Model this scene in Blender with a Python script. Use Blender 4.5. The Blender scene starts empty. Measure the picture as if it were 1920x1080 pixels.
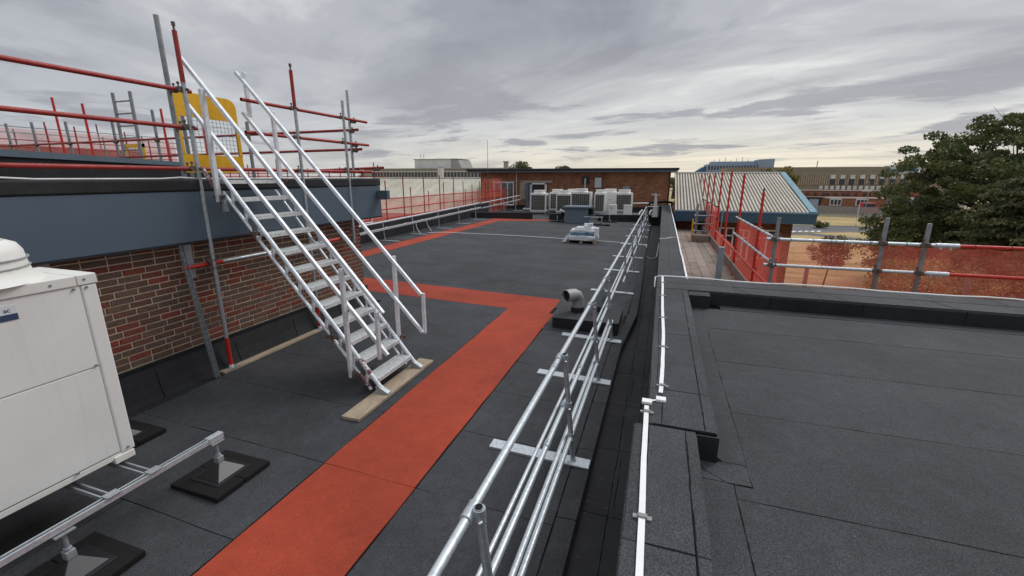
import bpy, bmesh, math, random
from mathutils import Vector, Matrix, noise as mnoise
random.seed(7)
SC = bpy.context.scene
COL = SC.collection
R = math.radians
PI = math.pi

# ------------------------------------------------------------------ camera
cam = bpy.data.cameras.new('camera'); cam.sensor_width = 36; cam.lens = 820/1920*36
cam.clip_start = .05; cam.clip_end = 3000
co = bpy.data.objects.new('camera', cam); COL.objects.link(co)
co.location = (0, 0, 2.7); co.rotation_euler = (R(90-14.23), 0, R(18.58))
SC.camera = co

# ------------------------------------------------------------------ sky and sun
W = bpy.data.worlds.new('World'); SC.world = W; W.use_nodes = True
SUN_EL, SUN_AZ = R(46), R(35)           # azimuth clockwise from +Y
def build_world():
    nt = W.node_tree; N = nt.nodes; L = nt.links; N.clear()
    def nd(t, **k):
        n = N.new(t)
        for a, b in k.items(): setattr(n, a, b)
        return n
    def math_(op, a, b=None, c=None, clamp=False):
        n = nd('ShaderNodeMath', operation=op); n.use_clamp = clamp
        for i, v in enumerate((a, b, c)):
            if v is None: continue
            if isinstance(v, (int, float)): n.inputs[i].default_value = v
            else: L.new(v, n.inputs[i])
        return n.outputs[0]
    def ramp(fac, stops, interp='EASE'):
        r = nd('ShaderNodeValToRGB'); r.color_ramp.interpolation = interp
        els = r.color_ramp.elements
        while len(els) < len(stops): els.new(.5)
        for e, (p, c) in zip(els, stops):
            e.position = p; e.color = (*c, 1) if len(c) == 3 else c
        L.new(fac, r.inputs[0]); return r.outputs[0]
    def mix(f, a, b, bt='MIX'):
        m = nd('ShaderNodeMix', data_type='RGBA', blend_type=bt)
        for i, v in ((0, f), (6, a), (7, b)):
            if isinstance(v, (int, float)): m.inputs[i].default_value = v
            elif isinstance(v, tuple): m.inputs[i].default_value = (*v, 1)
            else: L.new(v, m.inputs[i])
        return m.outputs[2]
    def g(v): return (v, v, v)
    tc = nd('ShaderNodeTexCoord'); sep = nd('ShaderNodeSeparateXYZ'); L.new(tc.outputs['Generated'], sep.inputs[0])
    x, y, z = sep.outputs
    zc = math_('MAXIMUM', z, 0.0)
    dv = math_('ADD', zc, 0.055)
    px = math_('DIVIDE', x, dv); py = math_('DIVIDE', y, dv)
    cmb = nd('ShaderNodeCombineXYZ'); L.new(px, cmb.inputs[0]); L.new(py, cmb.inputs[1])
    def cloud(rot, sc, scale, detail, rough, dist=0.0, off=(0, 0, 0)):
        mp = nd('ShaderNodeMapping', vector_type='POINT'); mp.inputs['Rotation'].default_value = (0, 0, rot)
        mp.inputs['Scale'].default_value = sc; mp.inputs['Location'].default_value = off
        r0 = nd('ShaderNodeVectorRotate', rotation_type='Z_AXIS'); r0.inputs['Angle'].default_value = rot
        L.new(cmb.outputs[0], r0.inputs['Vector']); mp.inputs['Rotation'].default_value = (0, 0, 0)
        L.new(r0.outputs[0], mp.inputs[0])
        n = nd('ShaderNodeTexNoise'); n.inputs['Scale'].default_value = scale; n.inputs['Detail'].default_value = detail
        n.inputs['Roughness'].default_value = rough; n.inputs['Distortion'].default_value = dist
        L.new(mp.outputs[0], n.inputs['Vector']); return n.outputs['Fac']
    # long bands of stratus converging towards the left of the view
    bands = cloud(R(-50), (1.0, .46, 1), .56, 7, .52, .9, (1.1, 9.4, 0))
    fine = cloud(R(-58), (1.0, .7, 1), 1.5, 7, .55, .8, (0.3, 7.7, 0))
    b = math_('ADD', math_('MULTIPLY', bands, .80), math_('MULTIPLY', fine, .20))
    grey = ramp(b, [(.36, (.285, .295, .335)), (.45, (.355, .37, .41)), (.53, (.47, .485, .52)), (.65, (.78, .79, .79))])
    # glow low above the horizon, strongest ahead
    az = math_('ADD', math_('MULTIPLY', y, .97), math_('MULTIPLY', x, .12))
    azf = math_('POWER', math_('MAXIMUM', az, 0.0), 3.0)
    low = ramp(z, [(0.0, g(1)), (.07, g(.95)), (.16, g(.40)), (.30, g(0))])
    lowc = mix(azf, (.50, .53, .57), mix(ramp(z, [(.02, g(0)), (.11, g(1))]), (.95, .86, .68), (.84, .83, .79)))
    fl = math_('MULTIPLY', low, math_('ADD', math_('MULTIPLY', b, 1.5), .06, clamp=True))
    colr = mix(fl, grey, lowc)
    # small ragged grey cumulus low down
    cu = cloud(R(20), (.55, .62, 1), 1.0, 7, .60, .35, (5.2, 2.3, 0))
    cum = ramp(cu, [(.515, g(0)), (.60, g(.85))])
    band = ramp(z, [(0.02, g(0)), (.05, g(1)), (.15, g(.9)), (.27, g(0))])
    colr = mix(math_('MULTIPLY', cum, band), colr, (.345, .35, .39))
    # an overcast sky is brighter towards the zenith
    zen = ramp(z, [(.40, g(1.0)), (1.0, g(2.7))], 'LINEAR')
    colr = mix(1.0, colr, zen, 'MULTIPLY')
    bg = nd('ShaderNodeBackground'); L.new(colr, bg.inputs[0]); bg.inputs[1].default_value = 1.06
    sky = nd('ShaderNodeTexSky', sky_type='NISHITA'); sky.sun_disc = False
    sky.sun_elevation = SUN_EL; sky.sun_rotation = SUN_AZ
    bg2 = nd('ShaderNodeBackground'); L.new(sky.outputs[0], bg2.inputs[0]); bg2.inputs[1].default_value = .008
    bg2.inputs[1].default_value = .05
    mx = nd('ShaderNodeMixShader'); mx.inputs[0].default_value = .93
    L.new(bg2.outputs[0], mx.inputs[1]); L.new(bg.outputs[0], mx.inputs[2])
    out = nd('ShaderNodeOutputWorld'); L.new(mx.outputs[0], out.inputs[0])
build_world()
sl = bpy.data.lights.new('sun', 'SUN'); sl.energy = 1.5; sl.angle = R(28); sl.color = (1, .98, .95)
so = bpy.data.objects.new('sun', sl); COL.objects.link(so)
sd = Vector((math.sin(SUN_AZ)*math.cos(SUN_EL), math.cos(SUN_AZ)*math.cos(SUN_EL), math.sin(SUN_EL)))
so.rotation_euler = sd.to_track_quat('Z', 'Y').to_euler(); so.location = sd*200
SC.view_settings.view_transform = 'Standard'; SC.view_settings.look = 'None'
SC.view_settings.exposure = 0.0; SC.view_settings.gamma = 1
SC.view_settings.use_curve_mapping = False

# ------------------------------------------------------------------ materials
class NT:
    def __init__(s, name):
        s.m = bpy.data.materials.new(name); s.m.use_nodes = True
        s.t = s.m.node_tree; s.N = s.t.nodes; s.L = s.t.links
        s.b = s.N['Principled BSDF']; s.out = s.N['Material Output']
    def nd(s, t, **k):
        n = s.N.new(t)
        for a, b in k.items(): setattr(n, a, b)
        return n
    def set(s, sock, v):
        if isinstance(v, (int, float)): sock.default_value = v
        elif isinstance(v, tuple): sock.default_value = (*v, 1) if len(v) == 3 and sock.type == 'RGBA' else v
        else: s.L.new(v, sock)
    def math(s, op, a, b=None, clamp=False):
        n = s.nd('ShaderNodeMath', operation=op); n.use_clamp = clamp
        s.set(n.inputs[0], a)
        if b is not None: s.set(n.inputs[1], b)
        return n.outputs[0]
    def coord(s, sc=(1, 1, 1), kind='Object'):
        tc = s.nd('ShaderNodeTexCoord'); mp = s.nd('ShaderNodeMapping'); mp.inputs['Scale'].default_value = sc
        s.L.new(tc.outputs[kind], mp.inputs[0]); return mp.outputs[0]
    def noise(s, scale, detail=4, rough=.5, vec=None, dist=0):
        n = s.nd('ShaderNodeTexNoise'); n.inputs['Scale'].default_value = scale; n.inputs['Detail'].default_value = detail
        n.inputs['Roughness'].default_value = rough; n.inputs['Distortion'].default_value = dist
        s.L.new(vec if vec is not None else s.wpos(), n.inputs['Vector']); return n.outputs['Fac']
    def wpos(s):
        if not hasattr(s, '_g'): s._g = s.nd('ShaderNodeNewGeometry')
        return s._g.outputs['Position']
    def ramp(s, f, stops, interp='LINEAR'):
        r = s.nd('ShaderNodeValToRGB'); r.color_ramp.interpolation = interp; els = r.color_ramp.elements
        while len(els) < len(stops): els.new(.5)
        for e, (p, c) in zip(els, stops):
            e.position = p; e.color = (c, c, c, 1) if isinstance(c, (int, float)) else (*c, 1)
        s.L.new(f, r.inputs[0]); return r.outputs[0]
    def mix(s, f, a, b, bt='MIX'):
        m = s.nd('ShaderNodeMix', data_type='RGBA', blend_type=bt)
        s.set(m.inputs[0], f); s.set(m.inputs[6], a); s.set(m.inputs[7], b); return m.outputs[2]
    def bump(s, h, strength=.3, dist=.01):
        b = s.nd('ShaderNodeBump'); b.inputs['Strength'].default_value = strength; b.inputs['Distance'].default_value = dist
        s.L.new(h, b.inputs['Height']); s.L.new(b.outputs[0], s.b.inputs['Normal'])
    def fin(s, col=None, rough=None, metal=None, spec=None):
        if col is not None: s.set(s.b.inputs['Base Color'], col)
        if rough is not None: s.set(s.b.inputs['Roughness'], rough)
        if metal is not None: s.set(s.b.inputs['Metallic'], metal)
        if spec is not None: s.b.inputs['Specular IOR Level'].default_value = spec
        return s.m

def island(t):
    g = t.nd('ShaderNodeNewGeometry'); o = t.nd('ShaderNodeObjectInfo')
    return t.math('FRACT', t.math('ADD', g.outputs['Random Per Island'], o.outputs['Random']))

def felt(name, c, var=.25, rough=.82, grain=.5, dust=.38):
    t = NT(name)
    sp = t.noise(150, 3, .75); big = t.noise(.9, 5, .6); mid = t.noise(9, 5, .65)
    k = t.ramp(sp, [(.30, 1-grain), (.5, 1.0), (.70, 1+grain*1.7)])
    col = t.mix(1.0, c, k, 'MULTIPLY')
    k2 = t.ramp(big, [(.3, 1-var), (.7, 1+var)]); col = t.mix(1.0, col, k2, 'MULTIPLY')
    k3 = t.ramp(mid, [(.3, 1-var*.5), (.7, 1+var*.5)]); col = t.mix(1.0, col, k3, 'MULTIPLY')
    r = island(t); k4 = t.ramp(r, [(0, .88), (1, 1.12)]); col = t.mix(1.0, col, k4, 'MULTIPLY')
    # pale dust and scuffs
    du = t.noise(3.1, 8, .72, dist=.6); col = t.mix(t.ramp(du, [(.54, 0.0), (.74, dust)]), col, tuple(min(1, v*1.8+.012) for v in c))
    wr = t.noise(2.6, 3, .5, dist=1.2); h = t.math('ADD', t.math('ADD', t.math('MULTIPLY', sp, .35), t.math('MULTIPLY', mid, .65)), t.math('MULTIPLY', wr, 2.2)); t.bump(h, .45, .006)
    return t.fin(col, rough, 0, .35)
def metal(name, c, c2, rough=.42, met=.75, sc=14, worn=None, wf=(.6, .68)):
    t = NT(name); n = t.noise(sc, 6, .65, t.coord((1, 1, 1))); col = t.mix(t.ramp(n, [(.35, 0.0), (.65, 1.0)]), c, c2)
    m = met
    if worn:
        w = t.noise(5.5, 9, .75, dist=.8); f = t.ramp(w, [(wf[0], 0.0), (wf[1], 1.0)]); col = t.mix(f, col, worn)
    t.bump(n, .12, .004)
    return t.fin(col, t.ramp(n, [(.3, rough*.8), (.7, rough*1.25)]), m)
def plain(name, c, rough=.6, met=0, var=.12, sc=3, spec=.5, bump=.05):
    t = NT(name); n = t.noise(sc, 6, .62); k = t.ramp(n, [(.3, 1-var), (.7, 1+var)])
    col = t.mix(1.0, c, k, 'MULTIPLY')
    if bump: t.bump(n, bump, .01)
    return t.fin(col, rough, met, spec)
def wood(name, c, c2, axis=(1, 1, 1)):
    t = NT(name); v = t.coord(axis); n = t.noise(7, 8, .7, v, .8); s = t.noise(2.2, 5, .6)
    col = t.mix(t.ramp(n, [(.3, 0.0), (.7, 1.0)]), c, c2)
    col = t.mix(t.ramp(s, [(.52, 0.0), (.66, .75)]), col, tuple(x*.42 for x in c))
    k = t.ramp(island(t), [(0, .78), (1, 1.18)]); col = t.mix(1.0, col, k, 'MULTIPLY')
    t.bump(n, .35, .004); return t.fin(col, .85, 0, .3)
def brick_piece():
    t = NT('brick_face'); r = island(t)
    col = t.ramp(r, [(0, (.125, .068, .050)), (.16, (.155, .072, .050)), (.30, (.190, .050, .036)), (.42, (.125, .078, .060)),
                     (.56, (.145, .090, .064)), (.70, (.165, .052, .040)), (.80, (.120, .080, .064)), (.93, (.215, .055, .038))], 'CONSTANT')
    n = t.noise(38, 6, .7); k = t.ramp(n, [(.3, .55), (.7, 1.4)]); col = t.mix(1.0, col, k, 'MULTIPLY')
    s = t.noise(2.4, 6, .65); col = t.mix(t.ramp(s, [(.52, 0.0), (.75, .28)]), col, (.19, .165, .15))
    t.bump(n, .6, .006); return t.fin(col, .9, 0, .25)
def brick_tex(name, a, b, mortar, axis='x'):
    t = NT(name); g = t.nd('ShaderNodeSeparateXYZ'); t.L.new(t.wpos(), g.inputs[0])
    c = t.nd('ShaderNodeCombineXYZ'); t.L.new(g.outputs[0 if axis == 'x' else 1], c.inputs[0]); t.L.new(g.outputs[2], c.inputs[1])
    br = t.nd('ShaderNodeTexBrick'); t.L.new(c.outputs[0], br.inputs['Vector'])
    br.inputs['Scale'].default_value = 1; br.inputs['Brick Width'].default_value = .235; br.inputs['Row Height'].default_value = .075
    br.inputs['Mortar Size'].default_value = .007; br.inputs['Mortar Smooth'].default_value = .1
    br.inputs['Color1'].default_value = (*a, 1); br.inputs['Color2'].default_value = (*b, 1); br.inputs['Mortar'].default_value = (*mortar, 1)
    n = t.noise(1.3, 7, .7); col = t.mix(1.0, br.outputs['Color'], t.ramp(n, [(.3, .68), (.7, 1.35)]), 'MULTIPLY')
    n2 = t.noise(17, 3, .6); col = t.mix(1.0, col, t.ramp(n2, [(.3, .75), (.7, 1.25)]), 'MULTIPLY')
    t.bump(br.outputs['Fac'], -.3, .01) if False else None
    return t.fin(col, .9, 0, .2)
def netting(name, c, alpha=.55):
    t = NT(name); v = t.wpos()
    g = t.nd('ShaderNodeSeparateXYZ'); t.L.new(v, g.inputs[0])
    fold = t.noise(1.7, 5, .6, t.coord((1, 1, .35))); fine = t.noise(26, 2, .5)
    col = t.mix(1.0, c, t.ramp(fold, [(.3, .82), (.7, 1.2)]), 'MULTIPLY')
    a = t.math('ADD', t.math('MULTIPLY', fold, .28), alpha-.14); a = t.math('ADD', a, t.math('MULTIPLY', t.math('SUBTRACT', fine, .5), .35), clamp=True)
    dif = t.nd('ShaderNodeBsdfDiffuse'); trl = t.nd('ShaderNodeBsdfTranslucent'); t.L.new(col, dif.inputs[0]); t.L.new(col, trl.inputs[0])
    m1 = t.nd('ShaderNodeMixShader'); m1.inputs[0].default_value = .5; t.L.new(dif.outputs[0], m1.inputs[1]); t.L.new(trl.outputs[0], m1.inputs[2])
    tr = t.nd('ShaderNodeBsdfTransparent'); tr.inputs[0].default_value = (1, .93, .91, 1)
    m2 = t.nd('ShaderNodeMixShader'); t.L.new(a, m2.inputs[0]); t.L.new(tr.outputs[0], m2.inputs[1]); t.L.new(m1.outputs[0], m2.inputs[2])
    t.L.new(m2.outputs[0], t.out.inputs[0]); return t.m
def leaf(name, a, b, c):
    t = NT(name); r = island(t); n = t.noise(.55, 3, .6)
    col = t.mix(r, a, b); col = t.mix(t.ramp(n, [(.45, 0.0), (.62, .8)]), col, c)
    t.set(t.b.inputs['Base Color'], col); t.b.inputs['Roughness'].default_value = .6
    trl = t.nd('ShaderNodeBsdfTranslucent'); t.L.new(col, trl.inputs[0])
    m = t.nd('ShaderNodeMixShader'); m.inputs[0].default_value = .25
    t.L.new(t.b.outputs[0], m.inputs[1]); t.L.new(trl.outputs[0], m.inputs[2]); t.L.new(m.outputs[0], t.out.inputs[0])
    return t.m
def glass(name, c=(.02, .025, .03)):
    t = NT(name); n = t.noise(.7, 3); col = t.mix(n, c, tuple(x*2.2 for x in c)); return t.fin(col, .06, 0, .8)

M = {}
M['felt'] = felt('mineral_felt', (.0350, .0365, .0405), .30, .80, .75)
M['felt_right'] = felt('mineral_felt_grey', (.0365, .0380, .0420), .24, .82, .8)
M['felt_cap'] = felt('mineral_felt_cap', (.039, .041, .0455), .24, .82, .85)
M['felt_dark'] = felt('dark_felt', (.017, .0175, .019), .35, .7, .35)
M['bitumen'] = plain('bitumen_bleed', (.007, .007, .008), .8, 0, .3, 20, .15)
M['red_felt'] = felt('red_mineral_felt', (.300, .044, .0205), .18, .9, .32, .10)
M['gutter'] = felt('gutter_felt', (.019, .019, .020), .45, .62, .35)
M['fascia'] = plain('slate_blue_fascia', (.082, .115, .150), .42, 0, .07, 1.2)
M['black_trim'] = plain('black_trim', (.011, .012, .015), .5, 0, .25, 6)
M['mortar'] = plain('mortar', (.53, .42, .30), .95, 0, .2, 30)
M['brick'] = brick_piece()
M['brick_far'] = brick_tex('plant_room_brickwork', (.33, .125, .065), (.16, .075, .048), (.30, .20, .13))
M['brick_right'] = brick_tex('annexe_brickwork', (.22, .085, .045), (.12, .055, .036), (.22, .15, .10))
M['brick_side'] = brick_tex('side_brickwork', (.20, .07, .04), (.12, .06, .04), (.22, .17, .12), 'y')
M['galv'] = metal('galvanised_steel', (.50, .54, .56), (.33, .36, .385), .42, .5, 22)
M['galv_rail'] = metal('bright_galvanised_tube', (.66, .70, .72), (.46, .50, .53), .40, .45, 34)
M['galv_dull'] = metal('dull_galvanised_tube', (.34, .36, .37), (.22, .235, .245), .55, .45, 9)
M['alu'] = metal('aluminium', (.80, .83, .86), (.60, .63, .66), .42, .25, 18, (.42, .43, .44), (.62, .76))
M['alu_tread'] = metal('tread_aluminium', (.72, .735, .73), (.50, .51, .50), .5, .2, 25)
M['red_tube'] = metal('worn_red_tube', (.36, .028, .020), (.27, .020, .016), .5, .05, 12, (.33, .24, .22), (.60, .72))
M['red_bright'] = metal('bright_red_tube', (.58, .028, .018), (.48, .022, .016), .45, .05, 12, (.52, .30, .27), (.64, .72))
M['coupler'] = metal('rusty_coupler', (.20, .15, .12), (.10, .075, .065), .7, .4, 40)
M['board'] = wood('weathered_board', (.52, .42, .30), (.22, .17, .12), (14, .8, 14))
M['board_x'] = wood('weathered_board_cross', (.42, .34, .25), (.25, .20, .15), (.8, 14, 14))
M['deck_board'] = wood('scaffold_deck_board', (.34, .27, .22), (.22, .175, .15), (14, .8, 14))
def cabinet(name, c):
    t = NT(name); n = t.noise(2.5, 6, .6); col = t.mix(1.0, c, t.ramp(n, [(.3, .95), (.7, 1.04)]), 'MULTIPLY')
    s_ = t.noise(1.0, 6, .7, t.coord((9, 9, .7))); col = t.mix(t.ramp(s_, [(.55, 0.0), (.75, .22)]), col, (.42, .40, .34))
    d = t.noise(28, 4, .7); col = t.mix(t.ramp(d, [(.66, 0.0), (.74, .25)]), col, (.34, .32, .28)); return t.fin(col, .48, 0, .5)
M['white'] = cabinet('white_cabinet_paint', (.76, .755, .72))
M['white_hi'] = plain('cream_cabinet_paint', (.74, .73, .68), .5, 0, .05, 3)
M['grille'] = plain('dark_grille', (.045, .045, .045), .5, 0, .3, 40)
M['fin'] = plain('coil_fins', (.06, .058, .052), .6, .2, .3, 30)
M['tape'] = plain('white_pvc_tape', (.82, .82, .81), .45, 0, .06, 9)
M['clip'] = plain('grey_clip', (.24, .24, .235), .5, .2, .2, 20)
M['rubber'] = plain('black_recycled_rubber', (.012, .012, .012), .95, 0, .5, 120, .25, .6)
M['plastic'] = plain('black_plastic_foot', (.016, .017, .019), .38, 0, .15, 9)
M['yellow'] = metal('yellow_gate_paint', (.84, .47, .010), (.72, .38, .01), .5, 0, 9, (.25, .16, .06), (.70, .78))
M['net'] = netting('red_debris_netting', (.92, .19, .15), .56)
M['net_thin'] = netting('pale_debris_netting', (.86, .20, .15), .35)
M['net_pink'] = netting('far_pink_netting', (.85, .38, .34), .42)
M['duct'] = plain('grey_plastic_cowl', (.31, .315, .31), .5, 0, .1, 6)
M['pipe'] = plain('grey_vent_pipe', (.22, .25, .26), .45, 0, .1, 6)
M['box_blue'] = plain('blue_grey_case', (.115, .155, .19), .45, 0, .08, 3)
M['wrap'] = plain('white_shrink_wrap', (.66, .68, .70), .22, 0, .2, 5, .7, .9)
M['wrap_blue'] = plain('blue_print_sacks', (.06, .13, .20), .3, 0, .8, 7, .7, .4)
M['paper'] = plain('label_white', (.7, .72, .75), .5)
M['navy'] = plain('label_navy', (.035, .06, .12), .5)
M['ink'] = plain('label_ink', (.02, .03, .04), .5)
M['purple'] = metal('purple_paint_daubs', (.13, .035, .05), (.20, .10, .11), .7, 0, 60, (.7, .68, .66), (.52, .56))
M['glass'] = glass('dark_window_glass')
M['door_dark'] = plain('dark_interior', (.012, .013, .015), .35)
M['frame_white'] = plain('white_window_frame', (.74, .74, .72), .45)
M['blue_trim'] = plain('blue_gutter_trim', (.045, .12, .20), .45, 0, .15, 4)
M['blue_verge'] = plain('faded_blue_verge', (.10, .23, .29), .65, 0, .3, 3)
M['conc'] = plain('pale_concrete', (.33, .32, .29), .9, 0, .18, .8)
M['conc_d'] = plain('brown_roof_cladding', (.27, .225, .165), .85, 0, .1, .5)
M['conc_rib'] = plain('brown_ribbed_cladding', (.36, .30, .22), .8, 0, .18, 1.5)
M['blue_far'] = plain('blue_grey_far_cladding', (.27, .33, .41), .7, 0, .1, .2)
M['blue_far_d'] = plain('blue_far_panel', (.04, .12, .24), .6, 0, .1, .3)
M['far_win'] = plain('far_window', (.035, .045, .06), .25)
M['white_far'] = plain('white_far_panel', (.62, .62, .60), .7, 0, .15, .3)
M['asphalt'] = plain('asphalt', (.10, .10, .105), .9, 0, .15, .6)
M['paint'] = plain('road_paint', (.7, .7, .68), .8)
M['fence'] = plain('galvanised_palisade', (.26, .30, .32), .6, .3, .15, 2)
M['red_cloth'] = plain('red_vehicle_paint', (.45, .02, .03), .4)
M['bark'] = plain('bark', (.055, .045, .035), .95, 0, .35, 6, .3, .6)
M['leaf_a'] = leaf('dark_broad_leaves', (.046, .068, .022), (.110, .135, .042), (.175, .175, .055))
M['leaf_b'] = leaf('conifer_needles', (.070, .085, .036), (.110, .120, .050), (.150, .145, .065))
M['leaf_c'] = leaf('hedge_leaves', (.09, .10, .03), (.22, .19, .06), (.42, .34, .12))
M['leaf_d'] = leaf('sapling_leaves', (.07, .065, .025), (.11, .10, .04), (.12, .10, .04))
M['white_cord'] = plain('white_cord', (.75, .75, .74), .6)
M['red_brown'] = plain('red_brown_sheet_roof', (.22, .07, .055), .7, 0, .15, .5)

def corr_mat(name, c, c2):
    t = NT(name); n = t.noise(.8, 8, .72, t.coord((1, .16, 1)), .4); col = t.mix(t.ramp(n, [(.38, 0.0), (.68, 1.0)]), c, c2)
    n2 = t.noise(6, 5, .7); col = t.mix(1.0, col, t.ramp(n2, [(.3, .85), (.7, 1.12)]), 'MULTIPLY'); return t.fin(col, .75, 0, .3)
M['corr'] = corr_mat('weathered_cream_sheet', (.58, .54, .45), (.42, .38, .30))
M['corr_moss'] = corr_mat('mossy_cream_sheet', (.54, .51, .43), (.34, .32, .23))
M['corr_dirt'] = plain('dirt_in_sheet_valleys', (.13, .11, .085), .9, 0, .3, 2)
def grass_mat():
    t = NT('dry_grass'); n = t.noise(.07, 8, .7); n2 = t.noise(1.3, 6, .7)
    v = t.coord((.03, .35, 1)); s = t.noise(1.0, 4, .6, v, .3)
    col = t.mix(t.ramp(n, [(.36, 0.0), (.62, 1.0)]), (.37, .27, .12), (.50, .385, .21))
    col = t.mix(t.ramp(s, [(.50, 0.0), (.62, .6)]), col, (.22, .165, .075))
    col = t.mix(t.ramp(n2, [(.50, 0.0), (.75, .5)]), col, (.15, .13, .045)); t.bump(n2, .6, .1); return t.fin(col, .95, 0, .1)
M['grass'] = grass_mat()
M['debris'] = plain('dry_leaf', (.15, .10, .065), .9, 0, .6, 40)

# ------------------------------------------------------------------ geometry helpers
class MB:
    def __init__(s): s.v = []; s.f = []
    def add(s, vs, fs):
        o = len(s.v); s.v += [tuple(map(float, v)) for v in vs]; s.f += [tuple(i+o for i in f) for f in fs]; return s
    def box(s, x0, x1, y0, y1, z0, z1, top=None):
        v = [(x0, y0, z0), (x1, y0, z0), (x1, y1, z0), (x0, y1, z0), (x0, y0, z1), (x1, y0, z1), (x1, y1, z1), (x0, y1, z1)]
        if top: v = v[:4]+[(x, y, z+top(x, y)) for x, y, z in v[4:]]
        return s.add(v, [(3, 2, 1, 0), (4, 5, 6, 7), (0, 1, 5, 4), (1, 2, 6, 5), (2, 3, 7, 6), (3, 0, 4, 7)])
    def prism(s, poly, ax, a, b):
        # poly in the two other axes; extruded along axis ax from a to b
        def P(p, t):
            if ax == 0: return (t, p[0], p[1])
            if ax == 1: return (p[0], t, p[1])
            return (p[0], p[1], t)
        n = len(poly); vs = [P(p, a) for p in poly]+[P(p, b) for p in poly]
        fs = [tuple(range(n-1, -1, -1)), tuple(range(n, 2*n))]+[(i, (i+1) % n, n+(i+1) % n, n+i) for i in range(n)]
        return s.add(vs, fs)
    def bar(s, p, q, w, h, up=(0, 0, 1)):
        p = Vector(p); q = Vector(q); d = (q-p).normalized(); u = Vector(up)
        if abs(d.dot(u)) > .98: u = Vector((1, 0, 0))
        a = d.cross(u).normalized(); b = a.cross(d).normalized()
        vs = []
        for c in (p, q):
            for i, j in ((-1, -1), (1, -1), (1, 1), (-1, 1)): vs.append(c+a*w/2*i+b*h/2*j)
        return s.add(vs, [(3, 2, 1, 0), (4, 5, 6, 7), (0, 1, 5, 4), (1, 2, 6, 5), (2, 3, 7, 6), (3, 0, 4, 7)])
    def tube(s, p, q, r, n=12, r2=None, hollow=False):
        p = Vector(p); q = Vector(q); d = (q-p).normalized(); r2 = r if r2 is None else r2
        a = d.orthogonal().normalized(); b = d.cross(a)
        vs = []
        for c, rr in ((p, r), (q, r2)):
            for i in range(n): t = 2*PI*i/n; vs.append(c+a*rr*math.cos(t)+b*rr*math.sin(t))
        fs = [(i, (i+1) % n, n+(i+1) % n, n+i) for i in range(n)]
        if hollow:
            k = .82
            for c, rr, e in ((p, r, 0), (q, r2, 1)):
                o = len(vs)
                for i in range(n): t = 2*PI*i/n; vs.append(c+a*rr*k*math.cos(t)+b*rr*k*math.sin(t))
                for i in range(n): t = 2*PI*i/n; vs.append(c+(d if e == 0 else -d)*r*3+a*rr*k*math.cos(t)+b*rr*k*math.sin(t))
                for i in range(n):
                    j = (i+1) % n; fs.append((e*n+i, e*n+j, o+j, o+i)); fs.append((o+i, o+j, o+n+j, o+n+i))
                fs.append(tuple(range(o+n, o+2*n)))
        else: fs += [tuple(range(n-1, -1, -1)), tuple(range(n, 2*n))]
        return s.add(vs, fs)
    def path(s, pts, r, n=8):
        pts = [Vector(p) for p in pts]; vs = []; fs = []
        ref = None
        for i, p in enumerate(pts):
            d = (pts[min(i+1, len(pts)-1)]-pts[max(i-1, 0)]).normalized()
            if ref is None: ref = d.orthogonal().normalized()
            a = (ref-d*ref.dot(d)).normalized(); ref = a; b = d.cross(a)
            for k in range(n): t = 2*PI*k/n; vs.append(p+(a*math.cos(t)+b*math.sin(t))*r)
        for i in range(len(pts)-1):
            for k in range(n): fs.append((i*n+k, i*n+(k+1) % n, (i+1)*n+(k+1) % n, (i+1)*n+k))
        fs += [tuple(range(n-1, -1, -1)), tuple(range((len(pts)-1)*n, len(pts)*n))]
        return s.add(vs, fs)
    def strip(s, pts, w, h, up=(0, 0, 1)):
        # flat band following points
        pts = [Vector(p) for p in pts]; vs = []; fs = []; u = Vector(up)
        for i, p in enumerate(pts):
            d = (pts[min(i+1, len(pts)-1)]-pts[max(i-1, 0)]).normalized(); a = d.cross(u).normalized(); b = a.cross(d).normalized()
            vs += [p-a*w/2, p+a*w/2, p+a*w/2+b*h, p-a*w/2+b*h]
        for i in range(len(pts)-1):
            for k in range(4): fs.append((i*4+k, i*4+(k+1) % 4, i*4+4+(k+1) % 4, i*4+4+k))
        fs += [(3, 2, 1, 0), tuple(len(pts)*4-4+k for k in range(4))]
        return s.add(vs, fs)
    def sheet(s, x0, x1, y0, y1, zf, th, jit=.004, step=.22, rng=random):
        pts = []
        def seg(a, b, fixed, horiz):
            n = max(1, int(abs(b-a)/step))
            for i in range(n):
                t = a+(b-a)*i/n; j = rng.uniform(-jit, jit) if i else 0
                pts.append((t, fixed+j) if horiz else (fixed+j, t))
        seg(x0, x1, y0, True); seg(y0, y1, x1, False); seg(x1, x0, y1, True); seg(y1, y0, x0, False)
        n = len(pts); vs = [(x, y, zf(x, y)) for x, y in pts]+[(x, y, zf(x, y)+th) for x, y in pts]
        return s.add(vs, [tuple(range(n, 2*n))]+[(i, (i+1) % n, n+(i+1) % n, n+i) for i in range(n)])

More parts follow.
